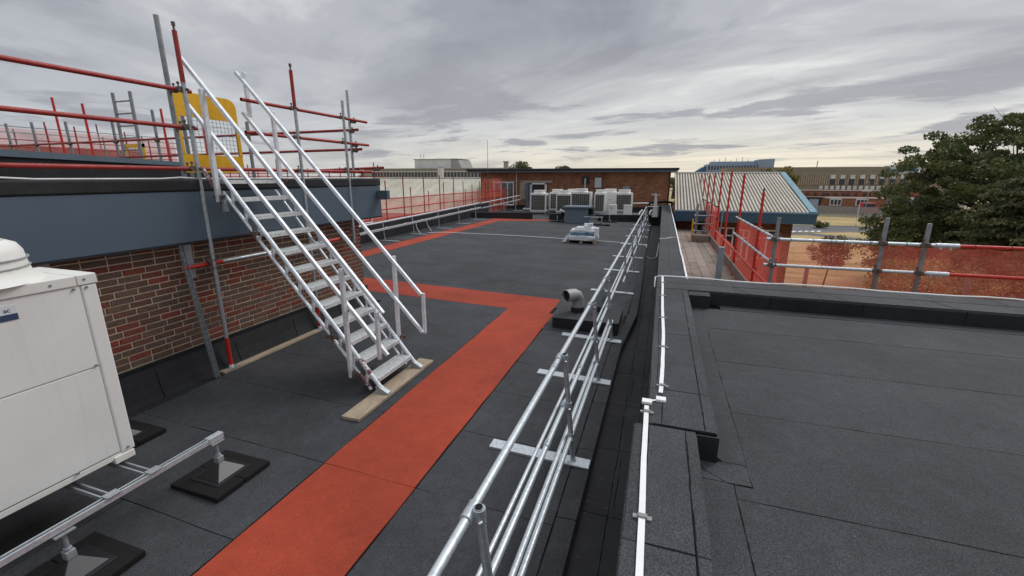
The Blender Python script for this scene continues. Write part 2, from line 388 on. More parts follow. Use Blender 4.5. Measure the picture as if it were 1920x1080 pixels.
def link(name, data, parent=None):
    o = bpy.data.objects.new(name, data); COL.objects.link(o)
    if parent is not None: o.parent = parent
    return o
def wloc(o):
    v = Vector((0, 0, 0))
    while o is not None: v += o.location; o = o.parent
    return v
def build(name, mb, mat, parent=None, smooth=False, bevel=0, seg=2, angle=40):
    off = wloc(parent) if parent is not None else Vector((0, 0, 0))
    me = bpy.data.meshes.new(name); me.from_pydata([tuple(Vector(v)-off) for v in mb.v], [], mb.f)
    me.materials.append(M[mat]); me.update()
    bm = bmesh.new(); bm.from_mesh(me); bmesh.ops.recalc_face_normals(bm, faces=bm.faces); bm.to_mesh(me); bm.free()
    if smooth:
        me.polygons.foreach_set('use_smooth', [True]*len(me.polygons))
        me.set_sharp_from_angle(angle=R(angle))
    o = link(name, me, parent)
    if bevel:
        b = o.modifiers.new('bevel', 'BEVEL'); b.width = bevel; b.segments = seg; b.limit_method = 'ANGLE'; b.angle_limit = R(50)
    return o
def tag(o, label=None, cat=None, group=None, kind=None):
    if label: o['label'] = label
    if cat: o['category'] = cat
    if group: o['group'] = group
    if kind: o['kind'] = kind
    return o
def thing(name, loc, label, cat, group=None):
    e = bpy.data.objects.new(name, None); COL.objects.link(e); e.location = loc; e.empty_display_size = .2
    return tag(e, label, cat, group)
def shared(name, src, parent, loc):
    # another piece that shares src's mesh, moved by loc (world units)
    o = bpy.data.objects.new(name, src.data); COL.objects.link(o); o.parent = parent; o.location = loc; return o
def copy_tree(root, loc, label=None, group=None):
    c = root.copy(); COL.objects.link(c); c.location = loc
    if label: c['label'] = label
    if group: c['group'] = group
    def kids(a, b):
        for ch in [o for o in bpy.data.objects if o.parent == a]:
            d = ch.copy(); COL.objects.link(d); d.parent = b; kids(ch, d)
    kids(root, c); return c
def rf(x, y=0): return -(x+.65)*.026          # the main roof falls gently to the gutter

def tubep(name, p, q, mat, parent, r=.0242, n=12, hollow=True): return build(name, MB().tube(p, q, r, n, hollow=hollow), mat, parent, smooth=True)
def coupler(p, d, parent, s=1.0):
    # a swivel clamp: two collars, bolt and nut
    p = Vector(p); d = Vector(d).normalized(); m = MB()
    m.tube(p-Vector((0, 0, .028*s)), p+Vector((0, 0, .028*s)), .034*s, 10); q = p+d.cross(Vector((0, 0, 1))).normalized()*.05*s
    m.tube(q-d*.028*s, q+d*.028*s, .034*s, 10); m.bar(p, q, .05*s, .045*s)
    m.tube(p+d*.02*s, p+d*.085*s, .008*s, 6); m.tube(q+Vector((0, 0, .02))*s, q+Vector((0, 0, .085))*s, .008*s, 6)
    m.tube(p+d*.06*s, p+d*.078*s, .017*s, 6); m.tube(q+Vector((0, 0, .06))*s, q+Vector((0, 0, .078))*s, .017*s, 6)
    return build('coupler', m, 'coupler', parent)

# ================================================================== SETTING
# ground and roads
GZ = -6.5
g = build('ground', MB().add([(-1500, -200, GZ), (1500, -200, GZ), (1500, 2200, GZ), (-1500, 2200, GZ)], [(0, 1, 2, 3)]), 'grass'); tag(g, kind='structure')
def flat(name, pts, z, mat, th=.0):
    n = len(pts); m = MB().add([(x, y, z) for x, y in pts], [tuple(range(n))]); o = build(name, m, mat); tag(o, kind='structure'); return o
flat('road', [(5, 80.0), (22, 86.5), (37.5, 92.5), (62, 98), (90, 101), (90, 108), (62, 105), (39, 100.5), (25, 99.5), (5, 96)], GZ+.008, 'asphalt')
flat('path', [(14, 84), (24.5, 86.6), (31, 79.5), (37, 71), (35.4, 69.8), (29.3, 77.6), (23, 83.2), (14, 81)], GZ+.016, 'asphalt')
kb = MB()
for a, b in (((22, 86.4), (37.5, 92.4)), ((37.5, 92.4), (62, 97.9)), ((25, 99.6), (39, 100.6)), ((39, 100.6), (62, 105.1))):
    kb.bar((a[0], a[1], GZ+.06), (b[0], b[1], GZ+.06), .25, .12)
o = build('kerb', kb, 'conc'); tag(o, kind='structure')
mk = MB()
for i in range(5):
    x = 21.5+i*1.05; y = 86.9+i*.42
    mk.add([(x, y, GZ+.024), (x+.6, y+.2, GZ+.024), (x+1.5, y+2.2, GZ+.024), (x+.9, y+2.0, GZ+.024)], [(0, 1, 2, 3)])
o = build('road_marking', mk, 'paint'); tag(o, kind='structure')

# ---- body of the building under the roofs
bd = MB().box(-11.6, .02, -6, 28.2, GZ, -.35).box(.02, 9.0, -6, 6.95, GZ, .70).box(-15.2, .7, 28.2, 42, GZ, -.35)
b = build('building_body', bd, 'brick_side'); tag(b, 'brick lower storeys carrying the flat felt roofs', 'building')

# ---- main roof: base deck + individual felt sheets
roof = build('main_roof', MB().add([(-11.6, -6, rf(-11.6)-.006), (-.47, -6, rf(-.47)-.006), (-.47, 28.2, rf(-.47)-.006), (-11.6, 28.2, rf(-11.6)-.006),
    (-11.6, -6, -.34), (-.47, -6, -.34), (-.47, 28.2, -.34), (-11.6, 28.2, -.34)], [(0, 1, 2, 3), (7, 6, 5, 4), (0, 4, 5, 1), (1, 5, 6, 2), (2, 6, 7, 3), (3, 7, 4, 0)]), 'bitumen')
tag(roof, kind='structure')
TH = .004
def fsheet(x0, x1, y0, y1, mat='felt', parent=roof, zf=rf, jit=.004, th=TH, name='felt_sheet'):
    return build(name, MB().sheet(x0+.004, x1-.004, y0+.0035, y1-.0035, lambda x, y: zf(x, y)-.002, th+.002+random.uniform(0, .0008), jit), mat, parent)
def edge_x(y):     # irregular outer edge of the deck where it meets the box gutter
    pts = [(-6, -.44), (3, -.455), (5.6, -.45), (7.1, -.44), (7.35, -.36), (8.25, -.36), (8.7, -.29), (11, -.31), (16, -.40), (28.2, -.55)]
    for (a, u), (b_, v) in zip(pts, pts[1:]):
        if a <= y <= b_: return u+(v-u)*(y-a)/(b_-a)
    return -.45
rows = [2.87+.96*k for k in range(-5, 27)]
rr = random.Random(3)
for i, y0 in enumerate(rows):
    y1 = y0+.96
    if y1 > 28.15: y1 = 28.15
    if y0 >= 28.1: break
    spans = []
    if y1 < 8.2: spans = [(-5.52, -2.85), (-1.86, edge_x(y0)-.17)]
    elif y0 < 8.2: spans = [(-5.52 if y0 < 7.1 else -9.6, -2.85), (-1.9, edge_x(y0)-.17)]
    elif y0 < 9.3: spans = [(-1.98, edge_x(y0)-.17)]
    else: spans = [(-8.88, edge_x(y0)-.17)]
    for a, c in spans:
        if c-a > 4.5:
            k = a+rr.uniform(1.5, 4.0)
            while k < c-1.2:
                fsheet(a, k, y0, y1); a = k; k += rr.uniform(3.2, 5.2)
            fsheet(a, c, y0, y1)
        elif i == 3 and c < -2:
            fsheet(a, -4.05, y0, y1); fsheet(-4.05, c, y0, y1)
        else: fsheet(a, c, y0, y1)
for i, y0 in enumerate(rows):
    if y0 < 7.5 or y0 > 27.3: continue
    fsheet(-10.6-(y0-13.5)*.055 if y0 > 8 else -10.4, -9.62 if y0 > 8 else -9.62, y0, y0+.96)
for a, c in ((-8.88, -6.1), (-6.1, -3.3), (-3.3, -1.985)): fsheet(a, c, 9.283, 9.588)
# gutter-edge flashing strips, each metre a piece, stepping with the deck edge
ys = [1.0+.99*k for k in range(-3, 28)]
for y0, y1 in zip(ys, ys[1:]):
    m = MB(); a, c = edge_x(y0), edge_x(y1); z = .004
    m.add([(a-.165, y0+.004, rf(a)+z), (a, y0+.004, rf(a)+z+.006), (a+.01, y0+.004, -.10), (a-.165, y1-.004, rf(c)+z), (c, y1-.004, rf(c)+z+.006), (c+.01, y1-.004, -.10), (c-.165, y1-.004, rf(c)+z)],
          [(0, 1, 4, 6), (1, 2, 5, 4)])
    build('edge_flashing', m, 'felt_dark' if False else 'felt', roof)
# red walkway strips, each roll a piece
def rsheet(x0, x1, y0, y1): return build('red_walkway_sheet', MB().sheet(x0, x1, y0, y1, lambda x, y: rf(x)-.002, .0085, .005, .3), 'red_felt', roof)
rsheet(-2.84, -1.87, -2.0, 2.865); rsheet(-2.845, -1.875, 2.872, 8.20)
rsheet(-2.85, -1.97, 8.205, 9.28); rsheet(-9.0, -2.855, 8.22, 8.74); rsheet(-9.0, -2.855, 8.745, 9.28)
rsheet(-9.6, -9.005, 8.22, 13.1)
for a, c in ((9.285, 13.1), (13.105, 18.9), (18.905, 24.39)): rsheet(-9.6 if a > 13 else -9.0, -8.9, a, c) if a > 13 else None
rsheet(-8.995, -8.9, 9.29, 13.1)
def rpoly(pts):
    n = len(pts); build('red_walkway_sheet', MB().add([(x, y, rf(x)+.0075) for x, y in pts]+[(x, y, rf(x)-.001) for x, y in pts], [tuple(range(n))]+[(i, n+i, n+(i+1) % n, (i+1) % n) for i in range(n)]), 'red_felt', roof)
rpoly([(-9.6, 24.4), (-8.9, 24.1), (-6.2, 25.9), (-6.3, 26.45), (-7.6, 26.05), (-9.7, 25.4)])

# box gutter between roof and parapet
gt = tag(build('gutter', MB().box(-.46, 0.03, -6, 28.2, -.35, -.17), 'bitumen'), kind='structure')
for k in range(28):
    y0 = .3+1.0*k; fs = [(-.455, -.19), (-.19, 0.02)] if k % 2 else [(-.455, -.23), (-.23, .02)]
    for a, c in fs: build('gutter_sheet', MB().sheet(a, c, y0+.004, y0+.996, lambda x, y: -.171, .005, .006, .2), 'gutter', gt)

# ---- parapet / right roof
RZ, PZ = 1.02, 1.20
rbase = build('right_roof', MB().box(.30, 9.0, -6, 6.2, .70, RZ-.006), 'bitumen'); tag(rbase, kind='structure')
rrow = [6.20-.98*k for k in range(0, 11)]
for k, (y1, y0) in enumerate(zip(rrow, rrow[1:])):
    xs = [.47 if y0 > 2.4 else .34, 3.9+rr.uniform(-1, 1), 9.0]
    y1c = y1-.16 if k == 0 else y1
    for a, c in zip(xs, xs[1:]):
        build('felt_sheet', MB().sheet(a+.002, c-.002, y0+.0015, y1c-.0015, lambda x, y: RZ-.002, .006+random.uniform(0, .0012), .0025, .25), 'felt_right', rbase)
par = tag(build('parapet', MB().box(.03, .425, 2.60, 6.98, GZ+1, PZ-.006).box(-.045, .30, -6, 2.60, GZ+1, PZ-.006).box(.425, 9, 6.24, 6.98, .72, PZ-.006), 'bitumen'),
    'felt capped parapet wall between the gutter and the right hand flat roof', 'parapet')
def cap(x0, x1, y0, y1, z=PZ, parent=par, mat='felt_cap'): return build('cap_sheet', MB().sheet(x0+.002, x1-.002, y0+.003, y1-.003, lambda x, y: z-.006, .0095+random.uniform(0, .002), .004, .2), mat, parent)
# central cap field + side flashing strips (near, wider section; far section)
for y0, y1 in ((-6, .55), (.55, 1.62), (1.62, 2.58)):
    cap(.035, .245, y0, y1)
    cap(-.05, .035, y0, y1); cap(.245, .305, y0, y1)
for y0, y1 in ((2.60, 3.10), (3.10, 4.35), (4.35, 5.6), (5.6, 6.25)):
    cap(.11, .36, y0, y1); cap(.025, .11, y0, y1); cap(.36, .43, y0, y1)
for k in range(9):
    cap(.03+k*1.0, 1.03+k*1.0, 6.27, 6.62); cap(.03+k*1.0+.3*(k % 2), 1.03+k*1.0+.3*((k+1) % 2), 6.62, 6.985)
# side faces of the parapet in felt
for y0, y1 in ((-6, -.5), (-.5, .6), (.6, 1.6), (1.6, 2.59)):
    build('side_flashing', MB().box(-.056, -.0455, y0+.003, y1-.003, -.16, PZ-.012), 'felt_cap', par)
    build('side_flashing', MB().box(.3005, .311, y0+.003, y1-.003, RZ-.01, PZ-.012), 'felt_cap', par)
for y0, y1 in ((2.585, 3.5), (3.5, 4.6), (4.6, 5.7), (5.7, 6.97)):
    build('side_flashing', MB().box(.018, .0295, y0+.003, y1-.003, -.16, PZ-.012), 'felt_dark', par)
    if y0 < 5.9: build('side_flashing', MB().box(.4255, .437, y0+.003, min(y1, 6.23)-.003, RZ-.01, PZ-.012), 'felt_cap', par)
for k in range(9):
    build('side_flashing', MB().box(.44+k*1.0 if k else .70, 1.434+k*1.0, 6.228, 6.239, RZ-.01, PZ-.012), 'felt_dark', par)
# upstand block in the corner with a small dark outlet under it
build('corner_upstand', MB().box(.44, .70, 6.02, 6.225, RZ, PZ-.004), 'felt_dark', par)
build('outlet', MB().box(.71, .80, 6.19, 6.224, RZ+.012, RZ+.085), 'black_trim', par)
# jog block where the parapet narrows
build('jog_face', MB().box(.3125, .437, 2.572, 2.584, RZ, PZ-.008), 'felt_dark', par)
# angled lap along the foot of the parapet
lap = MB(); lap.sheet(.441, .60, 2.60, 5.98, lambda x, y: RZ+.003, .005, .006, .2)
build('foot_flashing', lap, 'felt_right', par)
for y0, y1 in ((-6, .3), (.3, 1.35), (1.35, 2.40)): build('foot_flashing', MB().sheet(.313, .505, y0+.002, y1-.002, lambda x, y: RZ+.004, .004, .005, .2), 'felt_cap', par)
build('foot_flashing', MB().sheet(.313, .60, 2.40, 2.569, lambda x, y: RZ+.0055, .005, .005, .1), 'felt_cap', par)
for y0, x0 in ((-6, .313), (2.6, .438)):
    y1 = 2.55 if y0 < 0 else 6.2; build('angle_fillet', MB().prism([(x0-.001, RZ+.005), (x0+.035, RZ+.009), (x0-.001, RZ+.035)], 1, y0, y1), 'felt_cap', par)
lap = MB(); lap.sheet(.84, 9.0, 6.045, 6.22, lambda x, y: RZ+.003, .005, .006, .3); build('foot_flashing', lap, 'felt_right', par)

def bleed(parent, p, q, z, w=.009, jit=.003, gap=.12):
    p = Vector((*p, z)); q = Vector((*q, z)); L_ = (q-p).length; d = (q-p)/L_; nn = Vector((-d.y, d.x, 0)); n = max(2, int(L_/.05)); m = MB(); vs = []; off = 0
    for i in range(n+1):
        off = off*.8+random.uniform(-jit, jit)*.6; c = p+d*L_*i/n+nn*off; ww = w*random.uniform(.35, 1.2)*(.25 if random.random() < gap else 1)
        vs += [c-nn*ww/2, c+nn*ww/2, c+nn*ww*.2+Vector((0, 0, .0022))]
    fs = []
    for i in range(n): a = i*3; fs += [(a, a+3, a+5, a+2), (a+2, a+5, a+4, a+1)]
    return build('bitumen_bleed', m.add(vs, fs), 'bitumen', parent)
zr = RZ+.0046; zp = PZ+.0052
bleed(par, (.605, 2.60), (.600, 5.9), zr); bleed(par, (.605, 2.40), (.47, 2.395), zr+.003); bleed(par, (.605, 2.40), (.60, 2.60), zr+.002, .007)
bleed(par, (.512, -1), (.510, 2.40), zr); bleed(par, (.30, 2.52), (.46, 2.40), zr+.006, .006)
bleed(par, (.245, -1), (.245, 2.55), zp, .012, .004, .05); bleed(par, (.037, .2), (.035, 2.55), zp, .009); bleed(par, (.36, 2.62), (.36, 6.2), zp, .010, .003, .05); bleed(par, (.11, 2.62), (.11, 2.86), zp, .006); bleed(par, (.075, 3.2), (.075, 6.6), zp, .007)
bleed(par, (.06, 2.60), (.42, 2.60), zp+.001, .010); bleed(par, (.04, .55), (.245, .55), zp, .011); bleed(par, (.04, 1.62), (.24, 1.62), zp, .011); bleed(par, (.11, 3.10), (.36, 3.10), zp, .008); bleed(par, (.11, 4.35), (.36, 4.35), zp, .008)
bleed(par, (.84, 6.04), (8.9, 6.04), zr, .008); bleed(par, (.05, 6.62), (8.9, 6.63), zp, .010)
for x in (1.2, 2.3, 3.4, 4.6): bleed(par, (x, 6.27), (x-.15, 6.62), zp, .007)
for k, y in enumerate(rrow[1:-2]): bleed(rbase, (.62 if y > 2.5 else .53, y-.002), (6.5, y+.004), RZ+.004, .005, .004, .55)
for y0 in rows[3:14]:
    if y0 < 7.6: bleed(roof, (-5.4, y0), (-2.9, y0), rf(-4.1)+.0035-.0, .001) if False else None
for x in (-.235, -.05): bleed(gt, (x, .6), (x+.01, 12), -.1655, .010, .005, .2)
for k in range(9): bleed(roof, (edge_x(1.5+k)-.168, 1.1+k), (edge_x(1.5+k)-.166, 2.05+k), rf(-.6)+.0045, .009, .004, .15)

# far parapet running on along the gutter
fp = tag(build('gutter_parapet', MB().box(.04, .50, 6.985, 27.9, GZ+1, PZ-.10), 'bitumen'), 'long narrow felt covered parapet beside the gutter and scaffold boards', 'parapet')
y = 7.0; k = 0
while y < 27.5:
    d = .62 if y < 16 else 1.1
    build('cap_sheet', MB().sheet(.035, .215, y+.004, min(y+1.35*d, 27.9)-.004, lambda x, yy: PZ-.106, .012, .003, .3), 'felt_cap', fp) if k % 1 == 0 and False else None
    y += d; k += 1
y = 7.0
while y < 27.8:
    y2 = min(y+.98, 27.9); build('cap_sheet', MB().sheet(.035, .235, y+.005, y2-.005, lambda x, yy: PZ-.106, .012, .003, .3), 'felt_cap', fp); y = y2
y = 7.0
while y < 27.8:
    y2 = min(y+.62, 27.9); build('cap_sheet', MB().sheet(.24, .505, y+.005, y2-.005, lambda x, yy: PZ-.106, .012, .003, .3), 'felt_cap', fp); y = y2
bleed(fp, (.238, 7.0), (.238, 27), PZ-.096, .016, .004, .02)
for k in range(22): bleed(fp, (.24, 7.62+.62*k), (.50, 7.62+.62*k), PZ-.096, .014)
for k in range(14): bleed(fp, (.04, 7.98+.98*k), (.235, 7.98+.98*k), PZ-.096, .014)
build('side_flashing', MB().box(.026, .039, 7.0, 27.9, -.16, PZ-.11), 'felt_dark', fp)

# kerb across the far end of the roof
km = MB()
def kerbline(a, b_, z):
    a = Vector((*a, 0)); b_ = Vector((*b_, 0)); d = (b_-a).normalized(); nn = Vector((-d.y, d.x, 0))*.3
    return MB().prism([(a.x, a.y), (b_.x, b_.y), (b_.x+nn.x, b_.y+nn.y), (a.x+nn.x, a.y+nn.y)], 2, -.3, z)
kk = thing('roof_kerb', (-4, 27, 0), 'low black felt kerb across the far end of the roof', 'kerb')
build('kerb_length', kerbline((-11.1, 25.1), (-7.45, 26.15), .60), 'felt_dark', kk, bevel=.015); build('kerb_length', kerbline((-6.5, 26.5), (-5.6, 26.7), .52), 'felt_dark', kk, bevel=.015)
build('kerb_length', kerbline((-3.6, 27.35), (.03, 28.35), .46), 'felt_dark', kk, bevel=.015)
tag(build('far_roof', MB().box(-15.2, .7, 28.64, 36, -.3, .10), 'felt'), kind='structure')
# left parapet (black felt) at a slight angle
lp = MB().add([(-10.47, 7.3, -.3), (-11.2, 28.3, -.3), (-11.6, 28.3, -.3), (-10.87, 7.3, -.3), (-10.47, 7.3, .80), (-11.2, 28.3, 1.02), (-11.6, 28.3, 1.02), (-10.87, 7.3, .80)],
              [(3, 2, 1, 0), (4, 5, 6, 7), (0, 1, 5, 4), (1, 2, 6, 5), (2, 3, 7, 6), (3, 0, 4, 7)])
lpo = tag(build('left_parapet', lp, 'felt_dark', bevel=.01), 'black felt parapet along the left edge behind the white guardrail', 'parapet')
for k in range(20):
    y0 = 7.5+k*1.03; x = lambda yy: -10.47-(yy-7.3)*.0348+.006
    build('felt_sheet', MB().add([(x(y0), y0+.01, .27), (x(y0+1.02), y0+1.01, .27), (x(y0+1.02), y0+1.01, .79+(y0-6.3)*.0103), (x(y0), y0+.01, .79+(y0-7.3)*.0103)], [(0, 1, 2, 3)]), 'felt_dark', lpo)

# dry leaves and grit lying in the gutter and in the corners of the roofs
rd = random.Random(77); V = []; F = []
def scrap(x, y, z, sz):
    a = rd.uniform(0, PI); o = len(V); t_ = rd.uniform(-.4, .4)
    for k in range(4): b_ = a+k*PI/2; V.append((x+sz*math.cos(b_)*(1 if k % 2 else .55), y+sz*math.sin(b_)*(1 if k % 2 else .55), z+sz*.3*(k % 2)*t_+.002))
    F.append((o, o+1, o+2, o+3))
for _ in range(90): scrap(rd.choice((-.43, -.42, -.36, rd.uniform(-.42, -.05))), rd.choice((5.6, 6.6, 3.6, rd.uniform(1.5, 12)))+rd.gauss(0, .25), -.162, rd.uniform(.004, .013))
for _ in range(70): x = rd.uniform(-5.3, -.5); scrap(x, rd.uniform(1.2, 12), rf(x)+.006, rd.uniform(.003, .009))
for _ in range(60): scrap(rd.uniform(.35, 4.5), rd.uniform(1.0, 6.1), RZ+.009, rd.uniform(.002, .007))
gd = build('dry_leaf_debris', MB().add(V, F), 'debris'); tag(gd, 'dry leaf scraps and grit scattered in the gutter and on the felt', 'debris', kind='stuff')

# ================================================================== LEFT BLOCK (brick wall, blue fascia)
WX, WE = -5.6, 7.24
blk = thing('brick_rooftop_block', (WX, 4, .1), 'brick rooftop block with deep slate blue fascia and black felt edge', 'building')
build('wall_core', MB().box(-16, WX-.007, -6, WE-.012, -.2, 2.6), 'mortar', blk)
ch = .075; z0 = .575; bricks = []
for c in range(19):
    z = z0+c*ch
    if z > 1.93: break
    off = (.1175 if c % 2 else 0)+random.Random(c*7).choice((0, 0, .06, -.06))
    y = 2.0-off
    while y < WE:
        a, b_ = y+.005, y+.230
        b_ = min(b_, WE)
        if b_-a > .03 and b_ > 2.75: bricks.append((a+.0015, b_-.0015, z+.005, z+.0675))
        y += .235
bricks.sort(key=lambda t: (t[0]**2+31))
base_mesh = None
rb = random.Random(11)
for i, (a, b_, z, z1) in enumerate(bricks[:300]):
    full = abs((b_-a)-.222) < 1e-3
    ctr = Vector((WX-.006+rb.uniform(-.0025, .003), (a+b_)/2, (z+z1)/2))
    if full and base_mesh is not None:
        o = bpy.data.objects.new('brick', base_mesh); COL.objects.link(o); o.parent = blk; o.location = ctr-Vector(blk.location)
    else:
        m = MB().box(-.05, .006, -(b_-a)/2, (b_-a)/2, -(z1-z)/2, (z1-z)/2)
        me = bpy.data.meshes.new('brick'); me.from_pydata(m.v, [], m.f); me.materials.append(M['brick'])
        bm = bmesh.new(); bm.from_mesh(me); bmesh.ops.bevel(bm, geom=[e for e in bm.edges if all(v.co.x > 0 for v in e.verts)], offset=.004, segments=1, affect='EDGES'); bmesh.ops.recalc_face_normals(bm, faces=bm.faces); bm.to_mesh(me); bm.free()
        o = bpy.data.objects.new('brick', me); COL.objects.link(o); o.parent = blk; o.location = ctr-Vector(blk.location)
        if full: base_mesh = me
rest = MB()
for a, b_, z, z1 in bricks[300:]: rest.box(WX-.05, WX-.001, a, b_, z, z1)
yy = WX
for c in range(19):
    z = z0+c*ch; x = WX-.235*(.5 if c % 2 else 1)
    if z > 1.93: break
    rest.box(x+.0, WX-.052, WE-.10, WE-.003, z+.005, z+.0695) if False else None
if rest.v: tag(build('brick_field', rest, 'brick', blk), kind='stuff')
build('end_wall', MB().box(-16, WX-.012, WE-.011, WE-.004, .1, 1.95), 'brick_far', blk)
# black felt upstand at the wall foot, three laps
build('foot_upstand', MB().prism([(WX-.01, .05), (-5.50, .05), (-5.505, .17), (-5.54, .30), (-5.575, .545), (WX-.01, .565)], 1, -6, WE+.05), 'felt_dark', blk)
for y0, y1 in ((-6, 2.2), (2.2, 3.2), (3.2, 4.25), (4.25, 5.3), (5.3, 6.35), (6.35, WE+.06)):
    build('upstand_sheet', MB().prism([(-5.53, .14), (-5.47, .128), (-5.492, .18), (-5.53, .31), (-5.568, .50), (-5.575, .50)], 1, y0+.006, y1-.006), 'felt_dark', blk)
build('termination_bar', MB().box(-5.585, -5.562, -6, WE+.04, .535, .572), 'black_trim', blk, bevel=.003)
build('roof_lap', MB().sheet(-5.50, -5.36, -3, WE, lambda x, y: rf(x)+.003, .005, .006, .3), 'felt_dark', blk)
# fascia boards
fe = 7.79
for y0, y1 in ((-6, 1.05), (1.05, 3.98), (3.98, 6.6), (6.6, fe)):
    build('fascia_panel', MB().box(-5.64, -5.45, y0+.0008, y1-.0008, 1.93, 2.53), 'fascia', blk)
build('soffit_trim', MB().box(-5.585, -5.44, -6, fe+.005, 1.905, 1.928), 'black_trim', blk)
build('fascia_end', MB().box(-9, -5.645, fe-.02, fe, 1.93, 2.53), 'fascia', blk)
build('felt_edge', MB().box(-5.75, -5.435, -6, fe+.012, 2.533, 2.675), 'felt_dark', blk, bevel=.02)
build('junction_box', MB().box(-5.44, -5.20, 7.66, 7.75, 2.27, 2.44), 'fascia', blk, bevel=.004)
build('roof_felt', MB().box(-16, -5.76, -6, WE, 2.60, 2.63), 'felt', blk)
build('raised_upstand', MB().add([(-9, -3, 2.63), (-9, 7.2, 2.63), (-9.3, 7.2, 2.63), (-9.3, -3, 2.63), (-9, -3, 3.27), (-9, 7.2, 2.90), (-9.3, 7.2, 2.90), (-9.3, -3, 3.27)],
    [(3, 2, 1, 0), (4, 5, 6, 7), (0, 1, 5, 4), (1, 2, 6, 5), (2, 3, 7, 6), (3, 0, 4, 7)]), 'felt_dark', blk)
build('raised_coping', MB().add([(-8.97, -3, 3.20), (-8.97, 7.25, 2.885), (-9.35, 7.25, 2.885), (-9.35, -3, 3.20), (-8.97, -3, 3.36), (-8.97, 7.25, 2.955), (-9.35, 7.25, 2.955), (-9.35, -3, 3.36)],
    [(3, 2, 1, 0), (4, 5, 6, 7), (0, 1, 5, 4), (1, 2, 6, 5), (2, 3, 7, 6), (3, 0, 4, 7)]), 'box_blue', blk)
# white lightning cord lying along the felt edge
pts = []; y = -1.0
rc = random.Random(2)
while y < 7.75: pts.append((-5.47+rc.uniform(-.01, .01), y, 2.682+(.014 if rc.random() < .18 else 0))); y += .22
tag(build('lightning_tape', MB().path(pts, .009, 6), 'white_cord'), 'thin white cord lying along the black edge above the blue fascia', 'tape')

# metal channel leaning on the brick wall
t = thing('slotted_channel', (-5.45, 3.81, .1), 'slotted galvanised channel standing against the brick wall under the fascia', 'channel')
a, b_ = Vector((-5.40, 3.80, .11)), Vector((-5.52, 3.715, 1.93)); m = MB()
m.bar(a, b_, .004, .045, (0, 1, 0)); build('web', m, 'galv', t)
for s in (-1, 1):
    o_ = Vector((.018, s*.023, 0)); build('flange', MB().bar(a+o_, b_+o_, .04, .003, (0, 1, 0)), 'galv', t)
m = MB()
for i in range(22):
    p = a+(b_-a)*(.04+i/23.5); m.bar(p+Vector((.003, 0, 0)), p+Vector((.003, 0, .028)), .006, .011, (0, 1, 0))
build('slots', m, 'black_trim', t)
t2 = thing('wall_bracket_plate', (-5.56, 3.86, 1.6), 'flat grey steel plate on the brick wall beside the slotted channel', 'bracket')
build('plate', MB().box(-5.592, -5.58, 3.80, 3.90, 1.45, 1.88), 'galv', t2, bevel=.003); build('bolt', MB().tube((-5.58, 3.85, 1.6), (-5.54, 3.85, 1.6), .012, 6), 'coupler', t2)

# ================================================================== STAIR SCAFFOLD
sc = thing('stair_scaffold', (-5.45, 4.06, .1), 'red and grey tube scaffold guarding the stair head on the blue fascia block', 'scaffold')
Y1, Y2, Y3 = 4.06, 5.75, 6.86
def standard(x, y, zb, zt, redtop=False, redfoot=False, dx=0.0):
    z_a = zb
    if redfoot:
        tubep('painted_foot', (x, y, zb+.03), (x, y, zb+.42), 'red_bright', sc, .0262); build('base_collar', MB().tube((x, y, zb-.005), (x, y, zb+.035), .028, 12), 'white', sc, smooth=True); z_a = zb+.42
        build('base_plate', MB().box(x-.075, x+.075, y-.075, y+.075, zb-.012, zb-.004), 'galv_dull', sc)
    ztop = zt-.55 if redtop else zt
    tubep('standard', (x, y, z_a), (x+dx, y, ztop), 'galv', sc)
    if redtop:
        tubep('painted_top', (x+dx, y, ztop), (x+dx, y, zt), 'red_tube', sc, .0255)
        build('spigot', MB().tube((x+dx, y, zt), (x+dx, y, zt+.05), .012, 8).tube((x+dx, y, zt+.05), (x+dx, y, zt+.09), .02, 8), 'coupler', sc, smooth=True)
standard(-5.45, Y1, .165, 4.33, True, True)
standard(-5.45, Y2, .165, 4.26, True, True)
tubep('standard', (-5.45, Y3, 1.50), (-5.45, Y3, 4.0), 'galv', sc)
tubep('standard', (-5.66, 4.03, 2.66), (-5.66, 4.03, 4.50), 'galv_dull', sc, .027)
tubep('standard', (-5.66, 7.28, 2.66), (-5.66, 7.28, 4.25), 'galv', sc)
tubep('standard', (-6.3, 4.6, 2.66), (-6.3, 4.6, 3.70), 'galv_dull', sc)
tubep('standard', (-5.95, 5.30, 2.66), (-5.95, 5.30, 3.50), 'galv_dull', sc)
for z in (3.70, 3.28, 2.80):
    tubep('guard_rail', (-5.50, -.5, z), (-5.50, 4.17 if z > 3 else 7.6, z), 'red_tube', sc)
    coupler((-5.47, Y1, z), (1, 0, 0), sc)
    if z > 3: tubep('guard_rail', (-5.50, 4.86, z+.02), (-5.50, 7.58, z+.02), 'red_tube', sc)
    for yy in (Y2, Y3): coupler((-5.47, yy, z+.02 if z > 3 else z), (1, 0, 0), sc, .9)
    coupler((-5.60, 7.28, z), (0, 1, 0), sc, .9); coupler((-5.62, 4.03, z), (0, 1, 0), sc, .9)
tubep('wall_tie', (-5.50, 3.71, 1.61), (-5.50, 4.22, 1.61), 'red_bright', sc); tubep('wall_tie', (-5.50, 4.22, 1.61), (-5.50, 6.2, 1.61), 'galv', sc)
tubep('wall_tie', (-5.50, 6.2, 1.61), (-5.50, 6.66, 1.61), 'red_bright', sc)
for yy, z in ((Y1, 1.66), (Y1, 1.56), (Y3, 1.74), (Y3, 1.56), (Y2, 1.61), (6.58, 1.61)): coupler((-5.46, yy, z), (1, 0, 0), sc, .9)
for z in (1.80, 1.55): tubep('wall_strut', (-5.59, Y1, z), (-5.44, Y1, z), 'galv_dull', sc, .014)
